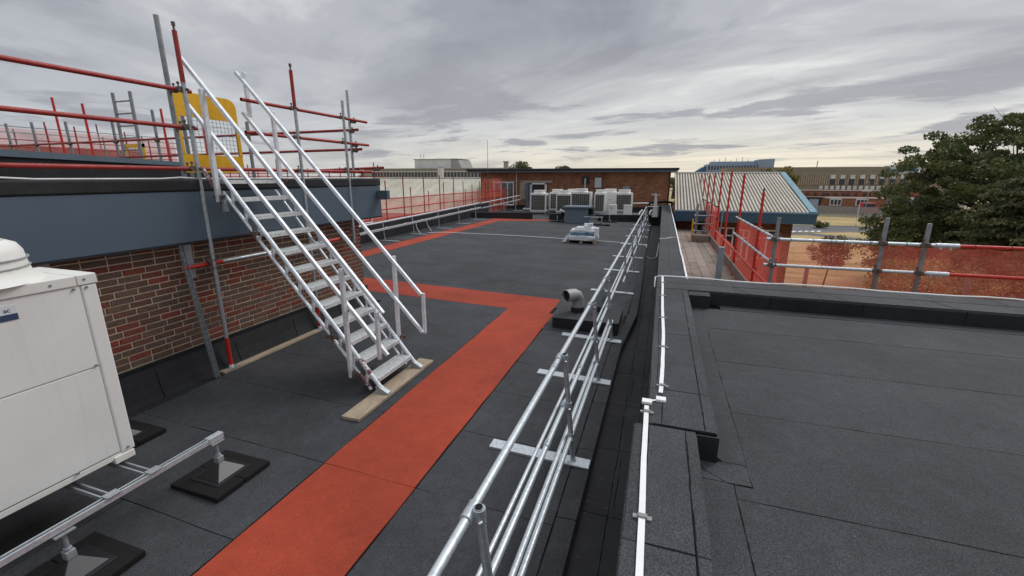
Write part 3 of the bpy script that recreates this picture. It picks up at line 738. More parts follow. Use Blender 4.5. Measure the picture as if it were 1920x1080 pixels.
# rails going back over the upper roof
for z, x1, x0 in ((3.53, -5.5, -17.2), (3.18, -5.45, -12.8), (2.84, -5.0, -7.2)):
    tubep('return_rail', (x0, 7.3, z-.03), (x1, 7.3, z+.03), 'red_tube', sc); coupler((x1-.15, 7.27, z), (0, 1, 0), sc, .9)
for x, zt in ((-14.0, 4.02), (-15.35, 4.05), (-16.45, 4.06), (-10.9, 4.15), (-12.3, 4.05)):
    tubep('standard', (x, 7.3, 2.0), (x, 7.3, zt), 'galv_dull', sc, .03)
    coupler((x, 7.27, 3.5), (0, 1, 0), sc)
# boards under the standards and under the stair
tag(build('sole_board', MB().box(-5.60, -5.375, 3.90, 5.87, .128, .160), 'board', bevel=.004), 'grey timber sole board along the foot of the brick wall', 'board')
bd = MB().box(-3.215, -2.985, 3.56, 5.27, .068, .106); so_ = build('foot_board', bd, 'board', bevel=.004); tag(so_, 'pale timber board under the foot of the aluminium stair', 'board')

# yellow scaffold gate at the stair head
gt_ = thing('yellow_gate', (-5.9, 4.3, 2.8), 'yellow framed mesh gate standing at the head of the stair', 'gate')
gy0, gy1, gz0, gz1 = 4.22, 5.10, 2.76, 3.76
def arc(cy, cz, r, a0, a1, n=5): return [(cy+r*math.cos(a0+(a1-a0)*i/n), cz+r*math.sin(a0+(a1-a0)*i/n)) for i in range(n+1)]
top = [(gy0, gz1-.30)]+[(gy1-.05, gz1-.30), (gy1-.0, gz1-.36)]+arc(gy1-.12, gz1-.12, .12, 0, PI/2)+arc(gy0+.12, gz1-.12, .12, PI/2, PI)
build('top_panel', MB().prism(top, 0, -5.915, -5.895), 'yellow', gt_)
build('bottom_panel', MB().box(-5.915, -5.895, gy0, gy1, gz0, gz0+.23), 'yellow', gt_)
build('side_frame', MB().box(-5.92, -5.89, gy1-.045, gy1, gz0+.23, gz1-.33), 'yellow', gt_); build('side_frame', MB().box(-5.92, -5.89, gy0, gy0+.045, gz0+.23, gz1-.30), 'yellow', gt_)
m = MB()
for i in range(1, 16): yy = gy0+i*.055; m.tube((-5.905, yy, gz0+.2), (-5.905, yy, gz1-.28), .0028, 5)
for i in range(1, 9): z = gz0+.22+i*.055; m.tube((-5.903, gy0, z), (-5.903, gy1, z), .0028, 5)
build('mesh', m, 'galv_dull', gt_)

# ------------------------------------------------------------------ aluminium stair
st = thing('aluminium_stair', (-3.0, 4.57, .1), 'aluminium access stair with twin handrails leaning against the blue fascia', 'stair')
SX0, SX1, SZ0, SZ1 = -3.0, -5.34, .118, 2.80
sl_ = (2.66-.28)/(-5.21+3.25)
def sx(z): return -3.25+(z-.28)/sl_
for yy in (4.17, 4.97):
    build('stringer', MB().tube((sx(.118)+.05, yy, .118), (sx(2.78)+.05, yy, 2.78), .027, 14, hollow=True), 'alu', st, smooth=True)
    o_ = -.20; za = .125
    build('lower_chord', MB().tube((sx(za-o_)+.03, yy, za), (sx(2.52-o_)+.03, yy, 2.52), .021, 12, hollow=True), 'alu', st, smooth=True)
    build('foot', MB().prism([(-3.16, .108), (-2.99, .108), (-3.0, .13), (-3.13, .20), (-3.17, .20)], 1, yy-.035, yy+.035), 'galv', st, bevel=.003)
    for i in range(12):
        z = .40+i*.216
        if z < 2.6: build('lattice_web', MB().bar((sx(z)+.05, yy, z), (sx(z)+.04, yy, z-.19), .022, .022), 'alu', st)
for i in range(12):
    z = .28+i*.2164; x = sx(z); m = MB()
    m.box(x-.10, x+.10, 4.195, 4.945, z-.028, z-.006)
    for k in range(5): xx = x-.098+k*.0415; m.box(xx, xx+.029, 4.196, 4.944, z-.006, z+.004)
    m.box(x+.10, x+.108, 4.195, 4.945, z-.042, z+.003); m.box(x-.108, x-.10, 4.195, 4.945, z-.042, z+.003)
    build('tread', m, 'alu_tread', st)
def rail(yy, a, b_): build('handrail', MB().bar((a[0], yy, a[1]), (b_[0], yy, b_[1]), .042, .042), 'alu', st, bevel=.005)
def post(yy, x, za, zb, w=.05): build('rail_post', MB().bar((x, yy, za), (x, yy, zb), w, w*.75), 'alu', st, bevel=.004)
rail(4.13, (-5.52, 4.07), (-2.97, 1.16)); rail(4.13, (-5.53, 3.55), (-2.95, .64))
rail(5.01, (-5.70, 4.10), (-2.98, 1.16)); rail(5.01, (-5.67, 3.58), (-2.98, .62))
post(4.085, -3.47, .30, 1.67, .055); post(4.085, -5.21, 2.40, 3.70, .055); post(4.085, -3.03, .60, 1.19)
post(5.055, -3.40, .42, 1.66, .055); post(5.055, -5.19, 2.60, 3.58); post(5.055, -2.975, .60, 1.17); post(5.055, -5.60, 3.52, 4.10)
for yy, x, z in ((4.085, -3.47, .36), (4.085, -5.21, 2.46), (5.055, -3.40, .50), (5.055, -5.19, 2.66), (4.12, -3.75, .78), (4.12, -4.77, 2.02), (5.02, -4.6, 1.9)):
    m = MB(); m.bar((x-.07, yy, z), (x+.11, yy, z), .012, .045); m.tube((x+.07, yy-.03, z), (x+.07, yy+.03, z), .013, 6); m.tube((x-.05, yy-.03, z), (x-.05, yy+.03, z), .012, 6); m.bar((x+.0, yy, z+.10), (x+.02, yy, z-.07), .02, .012)
    build('clamp', m, 'coupler', st)
build('paint_daub', MB().tube((sx(.52)+.05, 4.17, .52), (sx(.34)+.05, 4.17, .34), .0285, 14), 'purple', st, smooth=True)
build('paint_daub', MB().tube((sx(.52)+.03, 4.17, .32), (sx(.36)+.03, 4.17, .16), .0222, 14), 'purple', st, smooth=True)
build('top_bracket', MB().bar((-5.18, 4.13, 2.28), (-5.18, 4.13, 2.50), .05, .05), 'galv', st, bevel=.004)
build('top_stub', MB().tube((-5.42, 4.1, 2.80), (-5.22, 4.1, 2.50), .024, 10), 'purple', st, smooth=True)
build('top_post', MB().bar((-5.215, 4.12, 2.36), (-5.245, 4.12, 2.80), .04, .03), 'purple', st)

# ================================================================== CONDENSER AT LEFT
ac = thing('large_condenser', (-4.2, 1.0, .5), 'large cream condenser cabinet with round fan cowl at the left edge', 'air conditioner')
AX, AY, AZ0, AZ1 = -3.92, 2.0, .56, 2.02
build('cabinet', MB().box(-4.56, AX-.012, -.30, AY-.012, AZ0+.02, AZ1-.075), 'white', ac, bevel=.008)
build('upper_panel', MB().box(AX-.010, AX, -.25, AY-.10, 1.325, AZ1-.078), 'white', ac, bevel=.003)
build('lower_panel', MB().box(AX-.010, AX, -.25, AY-.10, AZ0+.03, 1.315), 'white', ac, bevel=.003)
build('corner_post', MB().box(AX-.06, AX+.004, AY-.095, AY+.002, AZ0+.005, AZ1-.078), 'white', ac, bevel=.012)
build('lid', MB().box(-4.57, AX+.01, -.32, AY-.115, AZ1-.076, AZ1).box(-4.57, AX+.01, AY-.112, AY+.008, AZ1-.076, AZ1), 'white_hi', ac, bevel=.007)
build('lid', MB().box(-4.57, AX+.013, 1.665, 1.672, AZ1-.076, AZ1+.002), 'clip', ac) if False else None
build('base_rail', MB().box(-4.56, AX-.004, -.30, AY-.02, AZ0-.025, AZ0+.018), 'white_hi', ac, bevel=.004)
build('skid_foot', MB().box(-4.5, AX+.008, AY-.15, AY-.01, AZ0-.06, AZ0-.0), 'white_hi', ac, bevel=.006)
build('skid_foot', MB().box(-4.5, AX+.008, .0, .14, AZ0-.06, AZ0-.0), 'white_hi', ac, bevel=.006)
m = MB()
for yy, z in ((1.93, 1.985), (1.74, 1.98), (1.86, 1.925), (1.935, 1.925), (1.95, .60), (1.62, .585), (1.88, 1.335)):
    m.tube((AX+.002, yy, z), (AX+.014, yy, z), .009, 8)
build('screws', m, 'clip', ac)
# fan cowl on top (lathe)
fc = Vector((-4.27, 1.46, AZ1)); prof = [(.40, 0), (.385, .02), (.35, .035), (.335, .10), (.325, .20), (.30, .25), (.25, .275), (.24, .26)]
m = MB(); n = 40
for r_, z in prof:
    for i in range(n): a = 2*PI*i/n; m.v.append((fc.x+r_*math.cos(a), fc.y+r_*math.sin(a), fc.z+z))
for j in range(len(prof)-1):
    for i in range(n): m.f.append((j*n+i, j*n+(i+1) % n, (j+1)*n+(i+1) % n, (j+1)*n+i))
build('fan_cowl', m, 'white_hi', ac, smooth=True, angle=60)
m = MB()
for k in range(7):
    r_ = .03+k*.035
    m.path([(fc.x+r_*math.cos(2*PI*i/24), fc.y+r_*math.sin(2*PI*i/24), fc.z+.27+.04*(1-(r_/.26)**2)) for i in range(25)], .004, 5)
for k in range(8):
    a = PI*k/8; m.tube((fc.x+.25*math.cos(a), fc.y+.25*math.sin(a), fc.z+.27), (fc.x-.25*math.cos(a), fc.y-.25*math.sin(a), fc.z+.27), .004, 5)
build('fan_guard', m, 'white', ac)
for z in (.10, .155): m = MB().path([(fc.x+.34*math.cos(2*PI*i/32), fc.y+.34*math.sin(2*PI*i/32), fc.z+z) for i in range(33)], .006, 6); build('cowl_band', m, 'duct', ac)
# maker's plate, cut by the edge of the photograph: white over navy with dark letters
build('name_plate', MB().box(AX, AX+.003, 1.20, 1.552, 1.845, 1.902), 'paper', ac); build('name_plate', MB().box(AX, AX+.003, 1.20, 1.552, 1.803, 1.844), 'navy', ac)
cu = bpy.data.curves.new('lettering', 'FONT'); cu.body = 'ac'; cu.size = .042; cu.extrude = .0006; cu.space_character = .95
lt = link('lettering', cu, ac); lt.location = Vector((AX+.0038, 1.488, 1.858))-wloc(ac); lt.rotation_euler = (PI/2, 0, PI/2); cu.materials.append(M['ink'])
bpy.context.view_layer.update(); me = bpy.data.meshes.new_from_object(lt.evaluated_get(bpy.context.evaluated_depsgraph_get())); l2 = link('lettering', me, ac); l2.location = lt.location.copy(); l2.rotation_euler = lt.rotation_euler.copy(); bpy.data.objects.remove(lt); l2.name = 'lettering'

# strut frame and feet carrying the condenser
fr = thing('strut_frame', (-3.57, 1.5, .1), 'galvanised strut frame carrying the large cream condenser on rubber feet', 'support frame')
def strut(p, q, w=.042): 
    p = Vector(p); q = Vector(q); d = (q-p).normalized(); a = d.cross(Vector((0, 0, 1))).normalized()
    m = MB().bar(p-Vector((0, 0, .018)), q-Vector((0, 0, .018)), w, .004)
    for s in (-1, 1): m.bar(p+a*s*w/2, q+a*s*w/2, .003, .04); m.bar(p+a*s*(w/2-.005)+Vector((0, 0, .019)), q+a*s*(w/2-.005)+Vector((0, 0, .019)), .011, .003)
    return build('strut', m, 'galv_rail', fr)
strut((-3.57, -.6, .475), (-3.57, 2.45, .475), .046); strut((-5.0, -.6, .475), (-5.0, 2.50, .475), .046)
build('end_cap', MB().box(-3.60, -3.54, 2.33, 2.462, .448, .502), 'galv_rail', fr, bevel=.004)
for yy in (1.62, 1.90):
    for o_ in (-.022, .022): build('cross_member', MB().bar((-5.0, yy+o_, .455), (-3.59, yy+o_, .455), .012, .03), 'galv', fr)
    build('clamp_plate', MB().box(-3.605, -3.535, yy-.045, yy+.045, .497, .505), 'galv', fr, bevel=.002)
    build('clamp_plate', MB().box(-3.602, -3.596, yy-.045, yy+.045, .45, .50), 'galv', fr)
def foot(x, y, w):
    f = thing('rubber_foot', (x, y, rf(x)), w, 'support foot', 'rubber feet under the condenser frame'); z = rf(x)+.004
    build('rubber_mat', MB().box(x-.27, x+.28, y-.265, y-.003, z, z+.045).box(x-.27, x+.28, y+.003, y+.265, z, z+.045), 'rubber', f, bevel=.006)
    b0 = [(x-.15, y-.15), (x+.15, y-.15), (x+.15, y+.15), (x-.15, y+.15)]; z+= .045
    def fr_(l, h0, l2, h1, mb):
        vs = [(x+i*l, y+j*l, h0) for i, j in ((-1, -1), (1, -1), (1, 1), (-1, 1))]+[(x+i*l2, y+j*l2, h1) for i, j in ((-1, -1), (1, -1), (1, 1), (-1, 1))]
        mb.add(vs, [(0, 1, 5, 4), (1, 2, 6, 5), (2, 3, 7, 6), (3, 0, 4, 7), (4, 5, 6, 7), (3, 2, 1, 0)])
    m = MB(); fr_(.165, z, .165, z+.008, m); fr_(.135, z+.008, .028, z+.105, m)
    build('foot_cone', m, 'plastic', f, bevel=.004)
    build('socket', MB().box(x-.028, x+.028, y-.028, y+.028, z+.105, z+.165), 'galv', f, bevel=.004)
    build('stem', MB().tube((x, y, z+.16), (x, y, .44), .014, 12), 'galv', f, smooth=True)
    build('nut', MB().tube((x, y, z+.168), (x, y, z+.185), .024, 6), 'galv', f); build('nut', MB().tube((x, y, .415), (x, y, .43), .024, 6), 'galv', f)
    build('head_plate', MB().box(x-.045, x+.045, y-.06, y+.05, .432, .442), 'galv', f)
foot(-3.57, 2.40, 'black rubber foot with plastic cone under the free end of the strut')
foot(-3.57, 1.33, 'black rubber foot nearest the camera at the bottom left corner')
foot(-5.0, 2.44, 'black rubber foot half hidden behind the large condenser')
foot(-5.0, .90, 'black rubber foot hidden below the back of the condenser')

# ================================================================== GUARDRAIL BESIDE THE GUTTER
gr = thing('gutter_guardrail', (-.7, 3.7, 0), 'free standing galvanised guardrail with flat base plates beside the gutter', 'guardrail')
PY = [.1, 1.68, 3.71, 5.53, 7.13, 10.43, 13.0, 15.4, 18.5, 21.1, 23.9, 26.2]
def px_(z): return -.62-.115*z/1.1
for y in PY:
    zr = rf(-.6)+.006
    build('base_plate', MB().box(-1.47, -.46, y-.07, y+.07, .005, .027, top=lambda x, yy: -(x+.65)*.026), 'galv_rail', gr, bevel=.003)
    build('post', MB().tube((px_(0), y, .02), (px_(1.12), y, 1.12), .0245, 14, hollow=False), 'galv', gr, smooth=True)
    build('base_collar', MB().tube((px_(0), y, .02), (px_(.05), y, .035), .034, 14, r2=.027), 'galv_rail', gr, smooth=True)
    build('post_cap', MB().tube((px_(1.12), y, 1.1201), (px_(1.12), y, 1.126), .019, 14), 'rubber', gr, smooth=True)
    for z, xr in ((1.075, -.785), (.60, -.725), (.28, -.675)):
        m = MB(); x = px_(z); m.tube((x-.001, y, z-.04), (x-.004, y, z+.04), .033, 14); m.bar((x, y, z), (xr, y, z), .05, .05) if z > .5 else None
        if z > .5: m.tube((xr, y-.06, z), (xr, y+.06, z), .034, 14)
        m.tube((x+.02, y-.025, z-.015), (x+.01, y-.045, z-.015), .009, 8)
        build('rail_fitting', m, 'galv', gr, smooth=True)
for x, z, r_, mt in ((-.785, 1.075, .0245, 'galv_rail'), (-.725, .60, .0225, 'galv_rail'), (-.785, .60, .015, 'galv_rail'), (-.705, .28, .0225, 'galv_rail'), (-.652, .28, .0225, 'galv_rail')):
    build('rail', MB().tube((x, -1.5, z), (x, 7.4 if z < .5 else 26.3, z), r_, 16), mt, gr, smooth=True)
build('rail', MB().tube((-.68, 9.8, .42), (-.68, 26.3, .42), .0225, 12), 'galv_rail', gr, smooth=True)
for y, z, x in ((3.05, .6, -.725), (4.6, .6, -.725), (6.3, .6, -.725), (3.5, 1.075, -.785), (6.75, 1.075, -.785)): build('rail_joint', MB().tube((x, y-.045, z), (x, y+.045, z), .029, 14).tube((x, y, z), (x, y, z+.034), .008, 8), 'galv', gr, smooth=True)
build('end_return', MB().tube((-.785, 26.3, 1.075), (-.15, 26.35, 1.075), .024, 10).tube((-.15, 26.35, 1.09), (-.15, 26.35, .5), .024, 10), 'galv_rail', gr, smooth=True)

# vent upstand with cowl
ve = thing('vent_upstand', (-1.1, 7.9, 0), 'black felt box upstand behind the red walkway carrying two vents', 'vent')
build('upstand_box', MB().box(-1.72, -.55, 7.42, 8.42, -.0, .225), 'felt_dark', ve, bevel=.012)
for a, c in ((-1.725, -1.34), (-1.335, -.545)): build('top_sheet', MB().sheet(a, c, 7.415, 8.43, lambda x, y: .225, .006, .004, .2), 'felt', ve)
build('skirt_sheet', MB().sheet(-1.88, -.50, 7.27, 7.42, lambda x, y: rf(x)+.003, .006, .006, .2), 'felt', ve)
m = MB(); pts = [(-1.35, 7.92, .22), (-1.35, 7.92, .42), (-1.35, 7.92, .48), (-1.37, 7.89, .54), (-1.41, 7.83, .575), (-1.46, 7.76, .58), (-1.53, 7.66, .58)]
cw = thing('vent_cowl', (-1.35, 7.92, .23), 'grey plastic elbow cowl facing the walkway on the black upstand', 'vent')
m.path(pts, .115, 24); m.f = m.f[:-1]; build('elbow', m, 'duct', cw, smooth=True)
build('elbow_throat', MB().tube((-1.495, 7.71, .58), (-1.50, 7.703, .58), .104, 24), 'door_dark', cw)
m = MB(); d = Vector((-.57, -.82, 0)).normalized(); c0 = Vector((-1.53, 7.66, .58)); a_ = d.cross(Vector((0, 0, 1)))
m.path([c0+(a_*math.cos(2*PI*i/28)+Vector((0, 0, 1))*math.sin(2*PI*i/28))*.112 for i in range(29)], .010, 6); build('rim', m, 'duct', cw, smooth=True)
build('base_sleeve', MB().tube((-1.35, 7.92, .23), (-1.35, 7.92, .33), .128, 24, r2=.122), 'felt_dark', cw, smooth=True)
pp = thing('vent_pipe', (-.93, 8.0, .23), 'plain grey vent pipe rising from the upstand behind the guardrail', 'pipe')
build('pipe', MB().tube((-.93, 8.05, .23), (-.93, 8.05, .68), .062, 18, hollow=True), 'pipe', pp, smooth=True); build('base_sleeve', MB().tube((-.93, 8.05, .23), (-.93, 8.05, .33), .075, 18, r2=.07), 'felt_dark', pp, smooth=True)

# ================================================================== LIGHTNING TAPE ON THE PARAPET
tp = thing('conductor_tape', (.1, 4, PZ), 'white lightning conductor tape clipped along the near parapet', 'conductor tape')
def tapepts(pl, n=5, j=.0012):
    out = []
    for a, b_ in zip(pl, pl[1:]):
        a, b_ = Vector(a), Vector(b_)
        for i in range(n): p = a+(b_-a)*i/n; out.append(p+Vector((random.uniform(-j, j), 0, random.uniform(0, .002))))
    return out+[Vector(pl[-1])]
ZT = PZ+.010
build('tape', MB().strip(tapepts([(.10, 3.02, ZT), (.112, 3.5, ZT), (.118, 4.3, ZT), (.108, 5.2, ZT), (.105, 6.98, ZT)]), .029, .006), 'tape', tp)
build('tape', MB().strip(tapepts([(.035, -.8, ZT), (.032, 1.4, ZT), (.018, 2.2, ZT), (.012, 2.80, ZT)]), .029, .006), 'tape', tp)
build('tape', MB().strip([(.012, 2.87, ZT), (.10, 2.92, ZT)], .016, .004), 'tape', tp)
for x, y in ((.012, 2.86), (.102, 2.92)): build('tape_clamp', MB().box(x-.033, x+.033, y-.028, y+.028, PZ+.005, PZ+.024), 'tape', tp, bevel=.003)
for x, y in ((.112, 5.80), (.113, 4.83), (.118, 3.94), (.112, 3.14), (.016, 2.72), (.028, 1.76), (.034, .8), (.112, 6.55)):
    build('clip', MB().box(x-.042, x+.042, y-.012, y+.012, PZ+.006, PZ+.016).box(x-.021, x+.021, y-.012, y+.012, PZ+.016, PZ+.026), 'clip', tp, bevel=.002)
pts = [(.0, 6.80, PZ-.12), (.0, 6.98, PZ-.0), (.06, 6.995, PZ+.014)]; x = .2
while x < 9: pts.append((x, 6.99+random.uniform(-.006, .006), PZ+.010+(.012 if random.random() < .3 else 0))); x += .27
tag(build('lightning_tape', MB().path(pts, .011, 6), 'white_cord'), 'white cord sagging along the back edge of the right parapet', 'tape')
pts = []; y = 7.05
while y < 27.8: pts.append((.485+random.uniform(-.006, .006), y, PZ-.085+random.uniform(0, .006))); y += .35
tag(build('lightning_tape', MB().strip(pts, .03, .008), 'white_cord'), 'white tape along the scaffold side of the narrow gutter parapet', 'tape')
pts = [(-9.95, 17.6, .25), (-9.7, 17.7, .255)]; n = 26
for i in range(n+1):
    x = -9.7+9.3*i/n; pts.append((x, 17.8+(i/n)**.6*1.35-.5*(i/n)**3+random.uniform(-.03, .03), rf(x)+.022))
tag(build('lightning_tape', MB().path(pts, .016, 6), 'white_cord'), 'white cord running right across the middle of the main roof', 'tape')
tag(build('lightning_tape', MB().path([(-.44, 18.5, .02), (-.42, 16.6, -.1), (-.2, 16.2, -.14), (-.02, 16.6, -.12), (.03, 17.2, .3)], .014, 6), 'white_cord'), 'white cord drooping across the gutter floor', 'tape')
tag(build('lightning_tape', MB().path([(.02, 12.2, PZ-.085), (.2, 12.3, PZ-.08), (.35, 12.6, PZ-.08), (.49, 12.6, PZ-.08)], .010, 6), 'white_cord'), 'short white cord crossing the narrow gutter parapet', 'tape')

# ================================================================== LEFT GUARDRAIL (white)
lg = thing('left_guardrail', (-10.3, 18, .25), 'white guardrail with cable tray along the left parapet', 'guardrail')
def lx(y): return -10.22-(y-13)*.004
def lz(y): return .98+(y-13.8)*.02
for y in (12.2, 14.7, 16.9, 19.3, 21.6, 23.9, 26.4, 28.9, 31.5):
    x = lx(y); 
    build('base_plate', MB().box(x-.16, x+.62, y-.05, y+.05, rf(x)+.012, rf(x)+.03), 'galv_rail', lg)
    build('post', MB().tube((x, y, rf(x)), (x-.05, y, lz(y)+.02), .022, 8), 'galv', lg, smooth=True)
build('top_rail', MB().path([(lx(y)-.06, y, lz(y)) for y in (9, 13.8, 18, 24.6)], .028, 8), 'alu', lg, smooth=True)
build('top_rail', MB().path([(lx(y)-.06, y, lz(y)-.02) for y in (24.9, 28, 32.5)], .026, 8), 'alu', lg, smooth=True)
m = MB(); m.strip([(lx(y)+.02, y, lz(y)-.30) for y in (9, 13.8, 18, 24.6)], .10, .07); build('cable_tray', m, 'galv_rail', lg)
m = MB(); m.strip([(lx(y)+.02, y, lz(y)-.34) for y in (24.9, 28, 32.5)], .08, .05); build('cable_tray', m, 'galv_rail', lg)
for k in range(11): y = 9.3+k*1.4; build('tray_clip', MB().box(lx(y)-.06, lx(y)+.08, y-.03, y+.03, lz(y)-.235, lz(y)-.215), 'white', lg)
for y, dy in ((17.0, 0), (17.9, .1)): build('down_cord', MB().path([(lx(y)+.06, y, lz(y)-.3), (lx(y)+.1, y+dy, .5), (lx(y)+.25, y+dy+.05, .27)], .014, 6), 'white_cord', lg)

# ================================================================== FAR PLANT ROOM
pr = thing('plant_room', (-7, 36, .1), 'long low brick plant room closing the far end of the roof', 'building')
build('wall', MB().box(-14.95, .50, 36, 42, -.3, 3.06), 'brick_far', pr)
build('roof_slab', MB().box(-15.9, .95, 35.3, 42.5, 3.07, 3.20), 'box_blue', pr, bevel=.02); build('roof_edge', MB().box(-16.0, 1.05, 35.2, 42.5, 3.20, 3.37), 'black_trim', pr, bevel=.03)
build('wall_foot', MB().box(-14.97, .52, 35.9, 36.0, .0, .42), 'felt_dark', pr)
# window
wn = build('window', MB().box(-13.70, -11.95, 35.93, 35.985, .42, 2.26), 'glass', pr)
m = MB(); 
for x in (-13.72, -13.08, -12.50, -11.98): m.box(x, x+.07, 35.88, 35.93, .40, 2.28)
for z in (.40, 2.22): m.box(-13.72, -11.91, 35.87, 35.93, z, z+.07)
build('frame', m, 'frame_white', wn)
build('window_sill', MB().box(-13.8, -11.85, 35.80, 35.95, .34, .40), 'conc', pr); build('window_head', MB().box(-14.0, -11.75, 35.97, 35.998, 2.28, 2.38), 'conc', pr)
dr = build('doorway', MB().box(-10.45, -9.15, 35.93, 35.99, .2, 2.22), 'door_dark', pr)
build('door_leaf', MB().box(-10.72, -10.48, 35.3, 35.95, .2, 2.20), 'fascia', pr); build('frame', MB().box(-10.50, -10.30, 35.86, 35.93, .2, 2.22).box(-9.22, -9.05, 35.86, 35.93, .2, 2.22).box(-10.50, -9.05, 35.86, 35.93, 2.12, 2.24), 'frame_white', pr)
build('door_step', MB().box(-10.9, -10.2, 35.2, 35.9, .10, .2), 'frame_white', pr)
build('door_head', MB().box(-11.3, -8.6, 35.97, 35.998, 2.26, 2.42), 'conc', pr); build('patched_brick', MB().box(-11.4, -10.75, 35.975, 35.997, .9, 2.26), 'conc_rib', pr)
build('lightning_rod', MB().tube((-11.6, 35.7, .4), (-11.6, 35.7, 3.4), .02, 6).tube((-11.62, 35.2, 3.4), (-11.6, 35.2, 3.75), .03, 6), 'white', pr)
build('flue', MB().tube((-5.85, 35.6, 1.2), (-5.85, 35.6, 2.6), .07, 10).box(-5.1, -4.6, 35.6, 35.95, 1.9, 2.65), 'galv', pr); build('louvre', MB().box(-6.2, -5.6, 35.9, 35.97, 2.2, 2.75), 'door_dark', pr)
build('downpipe', MB().tube((.45, 35.9, .2), (.45, 35.9, 3.0), .05, 8), 'black_trim', pr)
build('cabinet_grey', MB().box(-2.95, -2.4, 35.6, 35.95, .4, 2.0), 'pipe', pr)

# condensers in the row
def condenser(x0, x1, y, z0, h, label, grille='front', depth=.77, fan=True):
    t = thing('condenser', ((x0+x1)/2, y, z0), label, 'air conditioner', 'cream condensers in front of the plant room')
    build('cabinet', MB().box(x0, x1, y, y+depth, z0, z0+h), 'white', t, bevel=.015)
    if grille in ('front', 'both'):
        build('coil', MB().box(x0+.09, x1-.09, y-.006, y+.004, z0+.10, z0+h-.13), 'fin', t)
        m = MB(); nx = max(3, int((x1-x0-.18)/.13)); nz = int((h-.23)/.13)
        for i in range(nx+1): xx = x0+.09+(x1-x0-.18)*i/nx; m.box(xx-.008, xx+.008, y-.022, y-.008, z0+.10, z0+h-.13)
        for i in range(nz+1): zz = z0+.10+(h-.23)*i/nz; m.box(x0+.09, x1-.09, y-.018, y-.010, zz-.008, zz+.008)
        build('grille', m, 'conc', t)
    if grille == 'both':
        build('side_coil', MB().box(x1-.004, x1+.006, y+.09, y+depth-.09, z0+.10, z0+h-.13), 'fin', t)
    if grille == 'side':
        build('service_panel', MB().box(x0+.03, x1-.03, y-.008, y, z0+.06, z0+h-.10), 'white_hi', t, bevel=.004); build('badge', MB().box((x0+x1)/2-.1, (x0+x1)/2+.1, y-.012, y-.008, z0+h*.6, z0+h*.6+.025), 'clip', t)
    if fan:
        cx = (x0+x1)/2; cy = y+depth/2; rx = min(.46*(x1-x0), .42); n = 24; m = MB(); prof = [(1.1, 0), (1.02, .03), (.96, .12), (1.0, .20), (.93, .225), (.9, .12)]
        for k, z in prof:
            for i in range(n): a = 2*PI*i/n; m.v.append((cx+rx*k*math.cos(a), cy+min(rx, depth/2)*k*math.sin(a), z0+h+z))
        for j in range(len(prof)-1):
            for i in range(n): m.f.append((j*n+i, j*n+(i+1) % n, (j+1)*n+(i+1) % n, (j+1)*n+i))
        build('fan_cowl', m, 'white_hi', t, smooth=True, angle=60)
    build('base_frame', MB().box(x0, x1, y-.03, y+.03, z0-.07, z0-.002), 'galv', t); build('base_frame', MB().box(x0, x1, y+depth-.06, y+depth, z0-.07, z0-.002), 'galv', t)
    for xx in (x0+.05, x1-.08):
        for yy in (y-.02, y+depth-.05): build('leg', MB().box(xx, xx+.04, yy, yy+.04, .10, z0-.072), 'galv', t)
    return t
condenser(-9.03, -7.85, 31, .30, 1.27, 'cream condenser at the left end with square grille, in front of the doorway', 'both')
condenser(-8.0, -6.95, 32.6, .32, 1.28, 'plain backed cream condenser just behind the leftmost grilled one')
condenser(-7.12, -6.0, 31, .30, 1.27, 'grilled cream condenser directly left of the tallest condenser', 'front')
condenser(-6.9, -5.7, 32.6, .32, 1.30, 'cream condenser mostly hidden behind the tallest condenser, left side', 'side')
condenser(-5.92, -4.55, 30.2, .30, 1.42, 'tallest cream condenser behind the blue grey box, in the centre', 'front')
condenser(-4.40, -3.66, 30.8, .32, 1.33, 'narrow grilled cream condenser right beside the tallest one', 'front')
condenser(-3.95, -3.05, 32.2, .32, 1.35, 'cream condenser with plain panel behind the narrow grilled one', 'side')
condenser(-3.02, -1.90, 31.2, .45, 1.20, 'separate cream condenser standing behind the two small white cabinets', 'front')
for i, (x0, l) in enumerate(((-3.30, 'left of two small white cabinets on the felt kerb with a dark knob'), (-2.33, 'right of two small white cabinets on the felt kerb, without a knob'))):
    t = thing('small_cabinet', (x0+.3, 30, .2), l, 'cabinet', 'small white cabinets behind the kerb')
    build('case', MB().box(x0, x0+.52, 29.8, 30.2, .20, .90), 'white_hi', t, bevel=.02); build('lid', MB().box(x0-.01, x0+.53, 29.79, 30.21, .90, .925), 'white_hi', t)
    if i == 0: build('knob', MB().tube((x0+.2, 29.80, .73), (x0+.2, 29.76, .73), .045, 12), 'ink', t)
# pipes low behind the kerb
t = thing('pipe_run', (-1.5, 30, .2), 'low run of grey pipes and cable trays behind the far kerb', 'pipes')
for i in range(5): build('tray', MB().box(-3.0-.3*i, -.45, 29.1+i*.33, 29.3+i*.33, .20+.03*i, .25+.03*i), 'galv' if i % 2 else 'pipe', t)
for i in range(4): build('pipe', MB().path([(-1.35+i*.2, 29.4, .20), (-1.3+i*.2, 29.8, .45), (-1.2+i*.2, 31, .55)], .06, 8), 'duct', t, smooth=True)
build('valve_pipe', MB().path([(-2.0, 31.6, .4), (-2.0, 31.6, .95), (-1.0, 31.6, .98), (-.6, 31.6, .9)], .05, 8), 'white', t, smooth=True)
t = thing('pipe_hoop', (.1, 28.6, 0), 'black insulated pipe hoop bending over the far end of the gutter', 'pipes')
build('hoop', MB().path([(-.75, 28.8, .4), (-.75, 28.8, 1.05), (-.6, 28.8, 1.17), (.1, 28.9, 1.22), (.55, 28.9, 1.2), (.65, 28.9, 1.05), (.65, 28.9, .7)], .075, 8), 'rubber', t, smooth=True)
